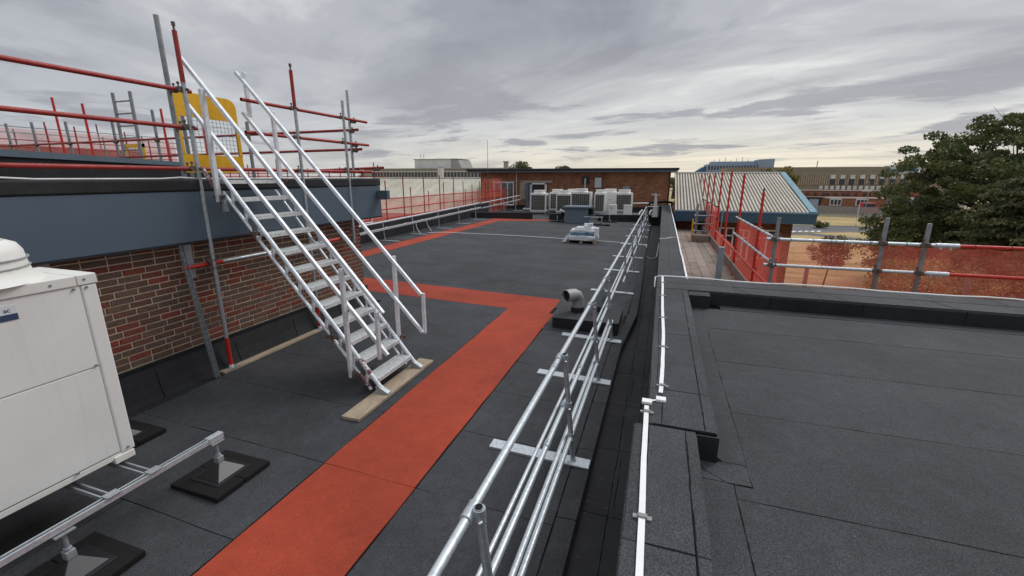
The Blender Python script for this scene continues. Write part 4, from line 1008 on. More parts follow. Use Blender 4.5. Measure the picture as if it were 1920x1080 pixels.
build('hoop', MB().path([(-.3, 29.2, .4), (-.3, 29.2, .95), (.45, 29.3, 1.0)], .07, 8), 'rubber', t, smooth=True); build('lagging', MB().box(-.35, .55, 28.9, 29.8, .35, .98), 'black_trim', t, bevel=.05)
t = thing('telescopic_mast', (-.35, 28, .1), 'light grey jointed bracket post standing beside the black pipe hoop', 'bracket')
build('post', MB().prism([(-.5, .35), (-.18, .35), (-.26, 1.4), (-.32, 1.75), (-.42, 1.75), (-.42, 1.4)], 1, 28.1, 28.2), 'white', t); build('arm', MB().path([(-.60, 28.1, 1.70), (-.35, 28.1, 1.62), (-.1, 28.1, 1.70)], .022, 6), 'galv_rail', t)

# blue grey box unit
t = thing('box_unit', (-4.6, 25.5, .1), 'blue grey boxy air handling unit in front of the condensers', 'air handler')
build('case', MB().box(-5.30, -3.95, 25.4, 26.5, .16, .96), 'box_blue', t, bevel=.01); build('lid', MB().box(-5.40, -3.84, 25.30, 26.6, .96, 1.06), 'box_blue', t, bevel=.015)
build('skirt', MB().box(-5.32, -3.92, 25.37, 26.5, .10, .17), 'box_blue', t); build('side_duct', MB().box(-3.94, -3.72, 25.6, 26.4, .6, .95).box(-5.55, -5.31, 25.6, 26.4, .5, .9), 'rubber', t)
build('vent_flap', MB().prism([(-5.62, .80), (-5.32, .68), (-5.32, .82), (-5.60, .88)], 1, 25.45, 25.9), 'white', t)
def smallfoot(x, y, l):
    t = thing('rubber_foot', (x, y, rf(x)), l, 'support foot', 'rubber feet near the blue grey box unit')
    build('rubber_mat', MB().box(x-.45, x+.45, y-.15, y+.15, rf(x)+.005, rf(x)+.07), 'rubber', t, bevel=.01); build('stem', MB().tube((x, y, rf(x)+.07), (x, y, .50), .03, 8), 'galv', t); build('cone', MB().tube((x, y, rf(x)+.07), (x, y, rf(x)+.16), .12, 8, r2=.04), 'plastic', t)
smallfoot(-5.75, 25.5, 'flat rubber foot at the left of the blue grey box unit'); smallfoot(-3.1, 25.0, 'flat rubber foot in front right of the blue grey box unit'); smallfoot(-2.9, 27.0, 'flat rubber foot farthest right, beside the kerb gap')
build('support_rail', MB().bar((-4.1, 25.05, .52), (-3.05, 25.05, .52), .05, .05).bar((-3.9, 27.0, .66), (-2.85, 27.0, .66), .05, .05), 'galv_rail', t)

# pallet with shrink wrapped sacks
t = thing('pallet', (-3.0, 18.3, .06), 'timber pallet lying on the main roof beyond the red strip', 'pallet')
zb = rf(-3)+.006
for x in (-3.60, -3.06, -2.52): build('bearer', MB().box(x, x+.10, 17.82, 18.82, zb+.02, zb+.10), 'board', t)
for k in range(7): build('deck_plank', MB().box(-3.62, -2.42, 17.80+k*.148, 17.80+k*.148+.10, zb+.10, zb+.122), 'board_x', t)
for x in (-3.62, -3.08, -2.54): build('skid_plank', MB().box(x, x+.12, 17.80, 18.82, zb, zb+.02), 'board', t)
def blob(x0, x1, y0, y1, z0, z1, amp, seed, nx=14, nz=8):
    bm = bmesh.new(); bmesh.ops.create_cube(bm, size=1); bmesh.ops.subdivide_edges(bm, edges=bm.edges, cuts=11, use_grid_fill=True)
    for v in bm.verts:
        p = v.co.copy(); q = p*1.0
        r_ = 1-.10*(abs(p.x*2)**4)*(abs(p.z*2)**2); q.x *= 1-.06*(p.z+.5); q.y *= r_
        w = Vector((x0+(q.x+.5)*(x1-x0), y0+(q.y+.5)*(y1-y0), z0+(q.z+.5)*(z1-z0)))
        n_ = mnoise.noise_vector(w*4.5+Vector((seed, 0, 0)))*amp+mnoise.noise_vector(w*12+Vector((seed, 3, 0)))*amp*.45; 
        if p.z < -.45: n_.z = 0
        v.co = w+n_
    me = bpy.data.meshes.new('sack'); bm.to_mesh(me); bm.free(); me.polygons.foreach_set('use_smooth', [True]*len(me.polygons)); mb = MB(); mb.v = [tuple(v.co) for v in me.vertices]; mb.f = [tuple(p.vertices) for p in me.polygons]; bpy.data.meshes.remove(me); return mb
ws = thing('wrapped_sacks', (-3.0, 18.3, .2), 'shrink wrapped stack of white and blue sacks on the pallet', 'sacks')
build('layer', blob(-3.64, -2.40, 17.78, 18.8, zb+.125, zb+.30, .03, 1), 'wrap', ws, smooth=True, angle=180)
build('layer', blob(-3.48, -2.52, 17.86, 18.7, zb+.27, zb+.44, .03, 5), 'wrap_blue', ws, smooth=True, angle=180)
build('layer', blob(-3.50, -2.44, 17.90, 18.7, zb+.41, zb+.54, .035, 9), 'wrap', ws, smooth=True, angle=180)
build('layer', blob(-3.30, -2.55, 17.94, 18.6, zb+.50, zb+.62, .03, 14), 'wrap', ws, smooth=True, angle=180)
build('wrap_bundle', blob(-2.95, -2.62, 18.0, 18.4, zb+.58, zb+.78, .05, 19), 'wrap', ws, smooth=True, angle=180)
build('wrap_bundle', blob(-2.62, -2.36, 17.9, 18.4, zb+.24, zb+.62, .05, 22), 'wrap', ws, smooth=True, angle=180)
build('loose_wrap', MB().add([(-3.62, 17.75, zb+.30), (-3.80, 17.72, zb+.02), (-3.62, 17.72, zb+.05), (-3.45, 17.80, zb+.42), (-3.72, 18.1, zb+.10)], [(0, 1, 2), (0, 2, 3), (0, 4, 1)]), 'wrap', ws)

# ================================================================== SCAFFOLD WALKWAY AND RED NETTED SCAFFOLD (right)
wk = thing('scaffold_walkway', (1.3, 16, .42), 'weathered timber scaffold boards running beside the narrow parapet', 'walkway')
WZ = .42
rw = random.Random(5)
for r_ in range(5):
    x = .60+r_*.228; y = 6.9-r_*.7 if r_ else 6.9; y = 7.1
    first = rw.uniform(1.2, 3.6)
    while y < 27:
        L_ = first if first else 3.9; first = 0
        y2 = min(y+L_, 27.2); build('board', MB().box(x, x+.222, y+.01, y2-.01, WZ-.038+rw.uniform(-.004, .004), WZ+rw.uniform(-.004, .004)), 'deck_board', wk, bevel=.004); y = y2
for k, (y0, y1) in enumerate(((7.1, 11), (11, 14.9), (14.9, 18.8), (18.8, 22.7), (22.7, 27))): build('toe_board', MB().box(1.765, 1.80, y0+.01, y1-.01, WZ+.002, WZ+.22), 'deck_board', wk)
for k in range(11): y = 7.6+k*1.9; build('transom', MB().tube((.56, y, WZ-.065), (1.95, y, WZ-.065), .024, 8), 'galv_dull', wk, smooth=True)

ns = thing('netted_scaffold', (1.85, 16, .4), 'red tube scaffold with red debris netting along the walkway edge', 'scaffold')
SXX = 1.86
far = [12.2, 14.4, 16.6, 18.8, 20.9, 23.1, 25.4, 28.3, 30.5, 33.5]
for y in far: tubep('standard', (SXX, y, -1.5), (SXX, y, 2.86 if y > 13 else 2.78), 'red_bright', ns, .028, 10)
tubep('standard', (SXX-.03, 9.6, -1.5), (SXX-.03, 9.6, 2.42), 'red_bright', ns, .0255, 10); build('spigot', MB().tube((SXX-.03, 9.6, 2.42), (SXX-.03, 9.6, 2.50), .016, 8), 'coupler', ns)
tubep('standard', (SXX+.25, 10.6, -1.5), (SXX+.25, 10.6, 1.62), 'red_bright', ns, .024, 10); tubep('standard', (SXX+.2, 12.8, -1.5), (SXX+.2, 12.8, 1.2), 'galv_dull', ns, .024, 10); tubep('standard', (SXX+.2, 9.0, -1.5), (SXX+.2, 9.0, 1.3), 'galv_dull', ns, .024, 10)
tubep('standard', (SXX+.25, 17.5, -1.5), (SXX+.25, 17.5, 1.55), 'galv_dull', ns, .024, 10)
for z, y0, y1, mt in ((1.73, 7.9, 12.3, 'galv_rail'), (1.32, 7.9, 12.4, 'galv_rail'), (1.72, 16.5, 36, 'coupler'), (1.32, 16.5, 36, 'red_bright'), (.93, 8.0, 36, 'red_bright'), (.60, 8.2, 36, 'red_bright')):
    tubep('ledger', (SXX-.05, y0, z), (SXX-.05, y1, z), mt, ns, .0242, 10)
for y in [8.05, 9.6]+far[:7]:
    for z in (1.73, 1.32, .93, .60):
        if z > 1 and 12.5 < y < 16: continue
        coupler((SXX, y, z), (-1, 0, 0), ns)
def net(parent, p0, p1, zf0, zf1, mat='net', n=24, amp=.02, m_=10, name='netting'):
    p0 = Vector(p0); p1 = Vector(p1); vs = []; fs = []; d = (p1-p0).normalized(); nn = Vector((-d.y, d.x, 0))
    for i in range(n+1):
        t_ = i/n; p = p0+(p1-p0)*t_
        for j in range(m_+1):
            u = j/m_; z = zf0+(zf1-zf0)*u; a = math.sin(u*PI)*amp
            off = nn*(mnoise.noise(Vector((t_*9+p0.x, z*2.0, p0.y)))*2.2*a+.004); sag = .018*abs(math.sin(t_*n*.5)) if j == m_ else 0
            vs.append((p.x+off.x, p.y+off.y, z-sag))
    for i in range(n):
        for j in range(m_): a = i*(m_+1)+j; fs.append((a, a+m_+1, a+m_+2, a+1))
    return build(name, MB().add(vs, fs), mat, parent, smooth=True, angle=180)
net(ns, (SXX+.035, 8.05), (SXX+.035, 12.35), -1.3, 1.72)
net(ns, (SXX+.035, 12.4), (SXX+.035, 16.4), -1.3, .95)
net(ns, (SXX+.035, 16.5), (SXX+.035, 36), -1.3, 1.70, n=60)
m = MB()
for y in (8.4, 8.9, 9.3, 9.9, 10.4, 10.9, 11.4, 11.9):
    for z in (1.73, 1.32): m.path([(SXX-.05+.028*math.cos(a), y, z+.028*math.sin(a)) for a in [2*PI*i/10 for i in range(11)]], .003, 4)
build('cable_ties', m, 'ink', ns)

# transverse netted run at right
tr_ = thing('cross_scaffold', (3, 8, 1.2), 'grey and red tube guardrail with red netting behind the right hand parapet', 'scaffold')
TY = 8.0
def zx(z0, x): return z0+.012*(x-1.8)*0
for z in (1.73, 1.31):
    xm = 4.02 if z > 1.5 else 3.98
    tubep('ledger', (1.66, TY, z), (xm, TY, z), 'galv_rail', tr_, .0262); tubep('ledger', (xm+.02, TY, z), (9.5, TY, z), 'red_bright', tr_, .0262)
    build('sleeve_coupler', MB().tube((xm-.17, TY, z), (xm+.10, TY, z), .035, 14).tube((xm-.12, TY-.03, z-.03), (xm-.12, TY-.03, z-.055), .014, 6).tube((xm, TY-.03, z-.03), (xm, TY-.03, z-.055), .014, 6), 'galv_rail', tr_, smooth=True)
    for x in (1.80, 3.23, 3.75): coupler((x, TY-.01, z), (0, -1, 0), tr_, 1.1)
tubep('standard', (1.80, TY+.04, -1.2), (1.80, TY+.04, 2.08), 'galv_dull', tr_, .027)
for x, zt in ((3.23, 2.11), (3.75, 2.04), (5.4, 2.1), (7.0, 2.1)):
    build('standard', MB().bar((x, TY+.05, -1.2), (x, TY+.05, zt), .055, .045), 'galv_dull', tr_, bevel=.004)
for x, zt in ((2.36, 1.27), (4.46, 1.27)): build('standard', MB().bar((x, TY+.25, -1.2), (x, TY+.25, zt), .05, .05), 'galv_dull', tr_)
for x0, x1 in ((1.84, 3.9), (3.9, 6.0), (6.0, 9.4)): net(tr_, (x0, TY+.055, 0), (x1, TY+.055, 0), -1.3, 1.70, 'net_thin', 24, .045)
m = MB()
for x in (2.0, 2.31, 2.55, 2.72, 3.05, 3.5, 4.3, 4.7, 5.0): m.path([(x, TY+.030*math.cos(a), 1.73+.030*math.sin(a)) for a in [2*PI*i/10 for i in range(11)]], .003, 4)
for x, h_ in ((3.06, .14), (2.6, .06)): m.tube((x, TY-.03, 1.73), (x+.02, TY-.03, 1.73+h_), .003, 4)
build('cable_ties', m, 'ink', tr_)
tag(build('walkway_end_post', MB().bar((.95, 7.5, -.5), (.95, 7.5, 1.64), .085, .085), 'pipe', bevel=.008), 'thick plain grey post standing at the near end of the walkway boards', 'post')
# hop-up ladder tower on the walkway
t = thing('ladder_tower', (1.45, 17.8, WZ), 'small grey tube tower with a yellow pole standing on the walkway', 'scaffold')
for x, y, zt in ((1.3, 17.7, 1.75), (1.68, 17.7, 1.70), (1.3, 18.4, 1.72), (1.68, 18.4, 1.65)): tubep('leg', (x, y, WZ), (x, y, zt), 'galv_dull', t, .024, 8)
for z in (1.32, 1.02, .75): tubep('cross_rail', (1.2, 17.67, z), (1.86, 17.67, z), 'galv_dull', t, .022, 8); tubep('cross_rail', (1.27, 17.6, z-.04), (1.27, 18.6, z-.04), 'galv_dull', t, .022, 8)
tubep('yellow_pole', (1.16, 17.65, WZ+.02), (1.16, 17.65, 1.2), 'yellow', t, .025, 8)
tag(build('timber_block', MB().box(1.17, 1.74, 17.1, 17.5, WZ, WZ+.24), 'deck_board', bevel=.01), 'dark timber block on the walkway below the small tower', 'block')

# ================================================================== CORRUGATED ROOF BUILDINGS
def corrugated(name, x0, x1, y0, z0, y1, z1, mat, parent, pitch=.2, h=.06):
    m = MB(); x = x0; pts = []
    while x < x1-.01:
        pts += [(x, 0), (x+pitch*.45, 0), (x+pitch*.58, -h), (x+pitch*.87, -h)]; x += pitch
    pts.append((x, 0)); n = len(pts)
    vs = [(p[0], y0, z0+p[1]) for p in pts]+[(p[0], y1, z1+p[1]) for p in pts]
    m.add(vs, [(i, i+1, n+i+1, n+i) for i in range(n-1)]); o = build(name, m, mat, parent); o.data.materials.append(M['corr_dirt'])
    for p in o.data.polygons:
        if p.index % 4 in (1, 2) and h > .03: p.material_index = 1
    return o
an = thing('annexe', (3, 21, GZ), 'brick annexe with pale corrugated roof and deep blue gutter beyond the red netting', 'building')
corrugated('sheet_roof', 1.9, 5.75, 20.95, 1.30, 27.3, 2.92, 'corr', an, .14, .045); corrugated('sheet_roof', .60, 1.9, 20.95, 1.30, 27.3, 2.92, 'corr', an, .14, .045)
m = MB().box(.62, 5.35, 21.45, 33, GZ, 1.05); build('wall', m, 'brick_right', an); build('ridge', MB().box(.55, 5.9, 27.2, 27.5, 2.90, 2.98), 'white_far', an)
build('roof_back', MB().add([(.6, 27.4, 2.9), (5.85, 27.4, 2.9), (5.85, 33.5, 1.2), (.6, 33.5, 1.2)], [(0, 1, 2, 3)]), 'corr', an)
build('gutter', MB().prism([(20.72, 1.22), (20.96, 1.22), (21.45, 1.0), (21.45, .78), (20.82, .82)], 0, .6, 5.98), 'blue_trim', an); build('gutter_lip', MB().box(.6, 6.02, 20.70, 20.95, 1.222, 1.275), 'blue_trim', an)
build('verge', MB().add([(5.76, 20.9, 1.33), (6.02, 20.9, 1.33), (6.10, 27.4, 2.97), (5.84, 27.4, 2.97), (5.76, 20.9, 1.20), (6.02, 20.9, 1.20), (6.10, 27.4, 2.80), (5.84, 27.4, 2.80)],
    [(0, 1, 2, 3), (0, 4, 5, 1), (1, 5, 6, 2), (2, 6, 7, 3), (3, 7, 4, 0)]), 'blue_verge', an)
build('gable', MB().add([(5.5, 21.4, 1.1), (5.5, 33, 1.1), (5.5, 27.3, 2.85)], [(0, 1, 2)]), 'blue_verge', an)
for x0, x1, z0_, z1_ in ((2.50, 3.12, -.75, .55), (4.05, 4.82, -.75, .50), (3.25, 3.75, -.85, .48)):
    w = build('window', MB().box(x0, x1, 21.40, 21.44, z0_, z1_), 'glass', an); fm = MB(); t_ = .055
    fm.box(x0, x0+t_, 21.34, 21.40, z0_, z1_).box(x1-t_, x1, 21.34, 21.40, z0_, z1_).box(x0, x1, 21.335, 21.40, z1_-t_, z1_).box(x0, x1, 21.335, 21.40, z0_, z0_+t_)
    fm.box((x0+x1)/2-t_/2, (x0+x1)/2+t_/2, 21.345, 21.40, z0_, z1_).box(x0, x1, 21.34, 21.40, z1_-.38, z1_-.33); build('frame', fm, 'frame_white', w)
# tube rail in front of the left part of the sheet roof
t = thing('end_guardrail', (1.3, 27.5, WZ), 'dark tube guardrail across the far end of the scaffold walkway', 'scaffold')
for z in (.95, 1.35): tubep('rail', (.70, 27.6, z), (2.1, 27.6, z), 'coupler', t, .03, 8)
tubep('standard', (.75, 27.6, -.5), (.75, 27.6, 3.0), 'red_tube', t, .03, 8); tubep('rail', (.75, 27.65, 2.2), (2.1, 27.65, 2.2), 'coupler', t, .024, 8)
tubep('standard', (1.3, 26, WZ), (1.3, 26, 1.2), 'white', t, .025, 8); tubep('standard', (1.55, 27.7, WZ), (1.55, 27.7, 1.8), 'coupler', t, .022, 8); tubep('brace', (1.12, 27.6, 1.7), (1.42, 27.6, 1.55), 'coupler', t, .03, 8)

# left sheet roof
lr = thing('left_hall', (-24, 36, GZ), 'long hall with mossy pale corrugated roof beyond the left scaffold', 'building')
corrugated('sheet_roof', -40, -14.2, 33, -.55, 42.5, 2.62, 'corr_moss', lr, .17, .018); build('wall', MB().box(-40, -15.3, 33.4, 52, GZ, -.6), 'brick_right', lr)
build('roof_back', MB().add([(-40, 42.5, 2.6), (-15.2, 42.5, 2.6), (-15.2, 52, -.5), (-40, 52, -.5)], [(0, 1, 2, 3)]), 'corr_moss', lr); build('ridge', MB().box(-40, -15, 42.3, 42.7, 2.58, 2.68), 'white_far', lr)
tag(build('red_flat_roof', MB().box(-30, -11.7, 12, 33, GZ, -.30), 'red_brown'), 'low red brown roof below the left scaffold netting', 'roof')

# left red scaffold along the left parapet
ls = thing('left_netted_scaffold', (-12, 20, -.3), 'red tube scaffold with pale red netting beyond the left parapet', 'scaffold')
LX = -12.1
for y, zt in ((16.4, 1.3), (17.7, 2.55), (19.2, 2.72), (21.2, 2.78), (23.0, 2.8), (24.8, 2.8), (26.5, 1.95), (27.6, 2.2), (28.6, 2.0), (30, 2.35), (31.5, 2.0), (33.5, 2.7)):
    tubep('standard', (LX, y, -.3), (LX, y, zt), 'red_tube' if zt > 2 else 'red_bright', ls, .027, 8)
for y in (22.0, 24.0, 26.0, 29, 32): tubep('standard', (LX-1.3, y, -.3), (LX-1.3, y, 1.9+(y % 3)*.25), 'red_tube', ls, .027, 8)
for z in (1.72, 1.25, .85): tubep('ledger', (LX, 9, z), (LX, 35, z), 'red_bright', ls, .026, 8)
net(ls, (LX-.04, 9), (LX-.04, 35), -.3, 1.70, 'net_thin', 50, .03)
net(ls, (LX-.02, 29.5), (LX-.02, 33.5), 1.2, 2.6, 'net_thin', 8, .03)
tag(build('tall_mast', MB().tube((-11.9, 30, -.3), (-11.9, 30, 2.8), .035, 8).tube((-11.9, 30, 2.8), (-11.9, 30, 5.25), .022, 8, r2=.012), 'coupler'), 'tall thin mast rising above the left end of the plant room', 'mast')
t = thing('small_yellow_gate', (-11.4, 12.4, .3), 'small yellow gate panel behind the white guardrail near the brick corner', 'gate')
build('panel', MB().box(-11.75, -11.72, 13.6, 14.25, .78, 1.02), 'yellow', t)
for y in (13.6, 13.9, 14.2): build('leg', MB().box(-11.75, -11.72, y, y+.05, .4, .78), 'yellow', t)
t = thing('white_trestle', (-11.2, 15, .3), 'small white trestle frame behind the white guardrail', 'trestle')
for y in (15.1, 15.7): tubep('leg', (-11.5, y, .3), (-11.5, y, 1.15), 'white', t, .03, 8)
for z in (.85, 1.1): tubep('bar', (-11.5, 15.05, z), (-11.5, 15.75, z), 'white', t, .03, 8)

# distant scaffolds behind the upper roof, top left
fs_ = thing('far_netted_scaffold', (-25, 16, 2), 'distant lattice of thin scaffold tubes with pink netting behind the upper roof', 'scaffold')
rz = random.Random(9)
for i in range(13):
    y = 5.3+i*1.0; tubep('standard', (-25, y, 0), (-25+rz.uniform(-.1, .1), y, 4.55+rz.uniform(-.1, .45)), 'red_tube' if i % 3 else 'galv_dull', fs_, .03, 6, False)
    if i % 2 == 0: tubep('standard', (-27, y, 0), (-27, y, 4.6+rz.uniform(0, .9)), 'coupler', fs_, .03, 6, False)
for z in (4.68, 4.45, 4.18, 3.9, 3.6): tubep('ledger', (-25, 2, z), (-25, 18, z), 'galv_dull' if z > 4.3 else 'red_tube', fs_, .022, 6, False)
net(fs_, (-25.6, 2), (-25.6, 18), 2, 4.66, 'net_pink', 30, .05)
build('sheeted_roof', MB().prism([(-30, 2.4), (-26, 3.5), (-26, 4.02), (-30.2, 3.95)], 1, 2, 16.5), 'red_brown', fs_)
for x, y, zt in ((-17.2, 9.5, 4.9), (-18.6, 9.5, 5.15), (-14.2, 11, 4.55), (-16.0, 11, 4.9)):
    tubep('red_standard', (x, y, 1), (x, y, zt), 'red_bright', fs_, .035, 8, False)
t = thing('far_yellow_gate', (-14.7, 9, 2.7), 'small yellow framed gate in front of the distant pink netting', 'gate')
build('frame', MB().box(-14.9, -14.05, 9, 9.04, 3.52, 3.62).box(-14.9, -14.8, 9, 9.04, 2.8, 3.62).box(-14.15, -14.05, 9, 9.04, 2.8, 3.62), 'yellow', t)
m = MB(); 
for i in range(6): m.tube((-14.8+i*.12, 9.02, 2.8), (-14.8+i*.12, 9.02, 3.52), .008, 5)
build('bars', m, 'galv_dull', t)
la = thing('access_ladder', (-13.5, 8.3, 2.7), 'grey ladder sticking up above the distant scaffold at top left', 'ladder')
for x in (-13.78, -13.12): tubep('stile', (x, 8.3, 1.5), (x+.05, 8.3, 4.82), 'galv_dull', la, .04, 8)
for k in range(11): tubep('rung', (-13.78, 8.3, 1.6+k*.30), (-13.10, 8.3, 1.6+k*.30), 'galv_dull', la, .02, 8)
# horizontal low scaffolds on the skyline centre-left
t = thing('skyline_scaffold', (-22, 30, 2), 'thin red scaffold tubes low on the skyline between the stair posts', 'scaffold')
for i in range(19):
    x = -38+i*1.0; tubep('standard', (x, 28, 1), (x, 28, 3.05+rz.uniform(0, .9)*(i % 3 == 0)+.2), 'red_tube' if i % 2 else 'coupler', t, .035, 6, False)
for z in (2.75, 3.0): tubep('ledger', (-40, 28, z), (-19, 28, z), 'red_tube', t, .03, 6, False)
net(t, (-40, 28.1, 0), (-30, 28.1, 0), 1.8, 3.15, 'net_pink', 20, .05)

# ================================================================== BACKGROUND
def windows(parent, x0, x1, n, z0, z1, y, w, mat='far_win'):
    first = None
    for i in range(n):
        x = x0+(x1-x0)*i/(n-1)
        if first is None: first = build('window', MB().box(x-w/2, x+w/2, y-.12, y+.02, z0, z1), mat, parent)
        else: shared('window', first, parent, Vector(((x1-x0)*i/(n-1), 0, 0)))
b1 = thing('grey_office_block', (-60, 110, GZ), 'long grey concrete office block with a row of dark windows on the left skyline', 'building')
build('wall', MB().box(-82, -35, 110, 122, GZ, 4.75), 'conc', b1); build('parapet', MB().box(-82.3, -34.7, 109.7, 122, 4.75, 5.05), 'conc', b1); windows(b1, -79, -36, 44, 2.75, 3.9, 110, .52); build('string_course', MB().box(-82, -35, 109.85, 110, 4.1, 4.3), 'white_far', b1)
b2 = thing('rooftop_box', (-61, 113, 5), 'pale flat box storey with rounded right end on top of the grey office block', 'building')
build('wall', MB().box(-67, -55.7, 113, 121, 5.05, 7.5), 'white_far', b2); build('curved_end', MB().prism([(-55.7, 5.05), (-52.6, 5.05), (-53.4, 7.2), (-54, 7.45), (-55.7, 7.5)], 1, 113, 121), 'conc', b2); build('roof', MB().box(-67.3, -53.6, 112.8, 121, 7.5, 7.62), 'conc', b2)
for x in (-65, -64): build('antenna', MB().tube((x, 113, 7.6), (x, 113, 9.0), .06, 5), 'galv_dull', b2)
t = thing('white_tank', (-57.5, 104, 2), 'white water tank in front of the grey office block', 'tank'); build('tank', MB().tube((-54.2, 104, -2), (-54.2, 104, 5.0), .75, 20), 'white_far', t, smooth=True); build('tank_lid', MB().tube((-54.2, 104, 5.0), (-54.2, 104, 5.15), .8, 20), 'conc', t)
t = thing('chimney', (-21, 60, 0), 'pale square chimney beside the small tree behind the plant room', 'chimney'); build('stack', MB().box(-21.4, -20.9, 60, 60.6, -3, 4.75), 'conc', t); build('cap', MB().box(-21.5, -20.8, 59.9, 60.7, 4.75, 4.85), 'conc', t); 
b3 = thing('blue_grey_offices', (25, 200, GZ), 'blue grey stepped office building on the skyline above the corrugated roof', 'building')
build('wall', MB().box(16.2, 34.5, 200, 215, GZ, 7.7), 'blue_far', b3); build('lower_wing', MB().prism([(12.5, GZ), (16.1, GZ), (16.1, 6.8), (15.2, 6.8), (12.5, 4.9)], 1, 200.5, 215), 'blue_far_d', b3)
build('stair_tower', MB().prism([(34.6, GZ), (40.2, GZ), (40.2, 9.6), (34.9, 9.4)], 1, 199, 210), 'blue_far', b3); build('roof_plant', MB().box(18, 34, 202, 212, 7.7, 8.8), 'blue_far', b3)
build('blue_band', MB().box(16.2, 40, 199.8, 200, 3.9, 4.9), 'blue_far_d', b3); windows(b3, 17.2, 33.5, 16, 5.6, 7.1, 200, .55)
for i in range(7): x = 19+i*2.1; build('flue', MB().tube((x, 203, 8.5), (x, 203, 9.6+(i % 3)*.4), .1, 5), 'conc', b3)
b4 = thing('brown_clad_hall', (45, 165, GZ), 'long brown ribbed hall with pale window panels on the right skyline', 'building')
k_ = 165/125
def zz(z): return 2.7+(z-2.7)*k_
build('wall', MB().box(20, 84, 165, 190, GZ, zz(3.2)), 'conc_d', b4)
m = MB(); x = 34.0
while x < 72: m.box(x, x+.42, 164.82, 165, zz(.9) if x < 50 else zz(1.0), zz(3.35)); x += .62
build('ribbed_cladding', m, 'conc_rib', b4); build('upper_roof', MB().box(20, 65, 168, 188, zz(3.2), zz(5.05)), 'conc_d', b4); build('eaves', MB().box(20, 72, 164.7, 165, zz(3.38), zz(3.52)), 'conc', b4)
for i in range(8):
    x = 49.3+i*2.55; w = build('window', MB().box(x, x+1.25, 164.6, 164.8, zz(1.0), zz(2.3)), 'far_win', b4); build('white_panel', MB().box(x, x+1.25, 164.6, 164.8, zz(2.32), zz(3.2)), 'white_far', b4)
for i in range(12): x = 46.6+i*1.5; build('lower_panel', MB().box(x, x+.95, 164.6, 164.8, zz(-.15), zz(.75)), 'white_far', b4)
build('flagpole', MB().tube((46, 168, zz(5)), (46, 168, zz(5)+2), .12, 6), 'conc', b4)
t = thing('white_unit_far', (66, 170, GZ), 'small white building with a blue stripe left of the big tree top', 'building'); build('wall', MB().box(65.3, 72, 167, 172, GZ, zz(5.3)), 'white_far', t); build('stripe', MB().box(65.3, 72, 166.8, 167, zz(4.0), zz(4.5)), 'blue_far_d', t)
b5 = thing('low_brick_offices', (42, 135, GZ), 'low red brick offices with white band and bay windows behind the palisade fence', 'building')
build('wall', MB().box(20, 66, 136, 146, GZ, -2.35), 'brick_far', b5); build('upper_storey', MB().box(20, 66, 142, 150, -2.3, -.85), 'brick_far', b5); build('white_band', MB().box(33, 66, 135.8, 136, -2.6, -2.3), 'white_far', b5); build('coping', MB().box(30, 66, 141.8, 142, -.85, -.65), 'white_far', b5)
for i in range(13): x = 37.5+i*1.55+(i % 3)*.3; build('window', MB().box(x, x+.6, 141.8, 142, -2.1, -1.5), 'far_win', b5)
for x in (41.3, 47.0):
    w = build('bay_window', MB().box(x, x+2.5, 135.4, 136, -4.4, -2.7), 'frame_white', b5)
    for d_ in (.15, .95, 1.75): build('pane', MB().box(x+d_, x+d_+.6, 135.3, 135.4, -4.2, -2.9), 'far_win', w)
build('garage', MB().box(33.6, 39, 134.5, 136, -5.6, -2.5), 'door_dark', b5); build('garage_door', MB().box(36.3, 38.4, 134.2, 134.5, -5.6, -2.8), 'blue_far', b5); build('porch', MB().box(33, 39.6, 134, 136, -2.5, -2.3), 'black_trim', b5)
t = thing('red_van', (48, 131, GZ), 'red van parked in front of the bay window behind the fence', 'van')
build('body', MB().prism([(46.4, -5.6), (46.2, -5.9), (49.9, -5.9), (49.9, -4.6), (49.2, -3.4), (46.6, -3.4), (46.3, -4.4)], 1, 130, 131.8), 'red_cloth', t, bevel=.05); build('windscreen', MB().box(46.8, 49.1, 129.92, 130, -4.45, -3.6), 'far_win', t)
for x in (46.9, 49.2): build('wheel', MB().tube((x, 129.9, -6.1), (x, 130.2, -6.1), .38, 12), 'rubber', t)
t = thing('grey_trailer', (54, 131, GZ), 'blue grey tank trailer and pipework behind the palisade fence', 'trailer')
build('tank', MB().tube((51.8, 131, -3.0), (56.5, 131, -2.9), .75, 12), 'blue_far', t, smooth=True); build('chassis', MB().box(51.6, 57, 130.4, 131.6, -4.6, -4.3), 'clip', t)
for x in (52, 54, 56.5): build('leg', MB().box(x, x+.2, 130.5, 130.7, GZ, -3.5), 'galv', t)
t = thing('lattice_gantry', (60, 130, GZ), 'grey steel gantry posts behind the fence at the tree edge', 'gantry')
for i in range(7): build('post', MB().box(57+i*1.6, 57.25+i*1.6, 130, 130.2, GZ, -1.8-(i % 2)*.6), 'galv', t)
for z in (-2.8, -4.0): build('beam', MB().box(57, 67, 130, 130.2, z, z+.2), 'galv', t)
t = thing('lamp_post', (45, 128, GZ), 'tall street lamp standing behind the palisade fence', 'street lamp'); build('column', MB().tube((46.5, 128, GZ), (46.5, 128, 1.0), .09, 8), 'galv_dull', t); build('arm', MB().path([(46.5, 128, 1.0), (46.3, 128, 1.5), (45.6, 128, 1.7)], .07, 6), 'galv_dull', t); build('lamp_head', MB().box(45.2, 47.0, 127.9, 128.1, -.6, -.2), 'white_far', t)
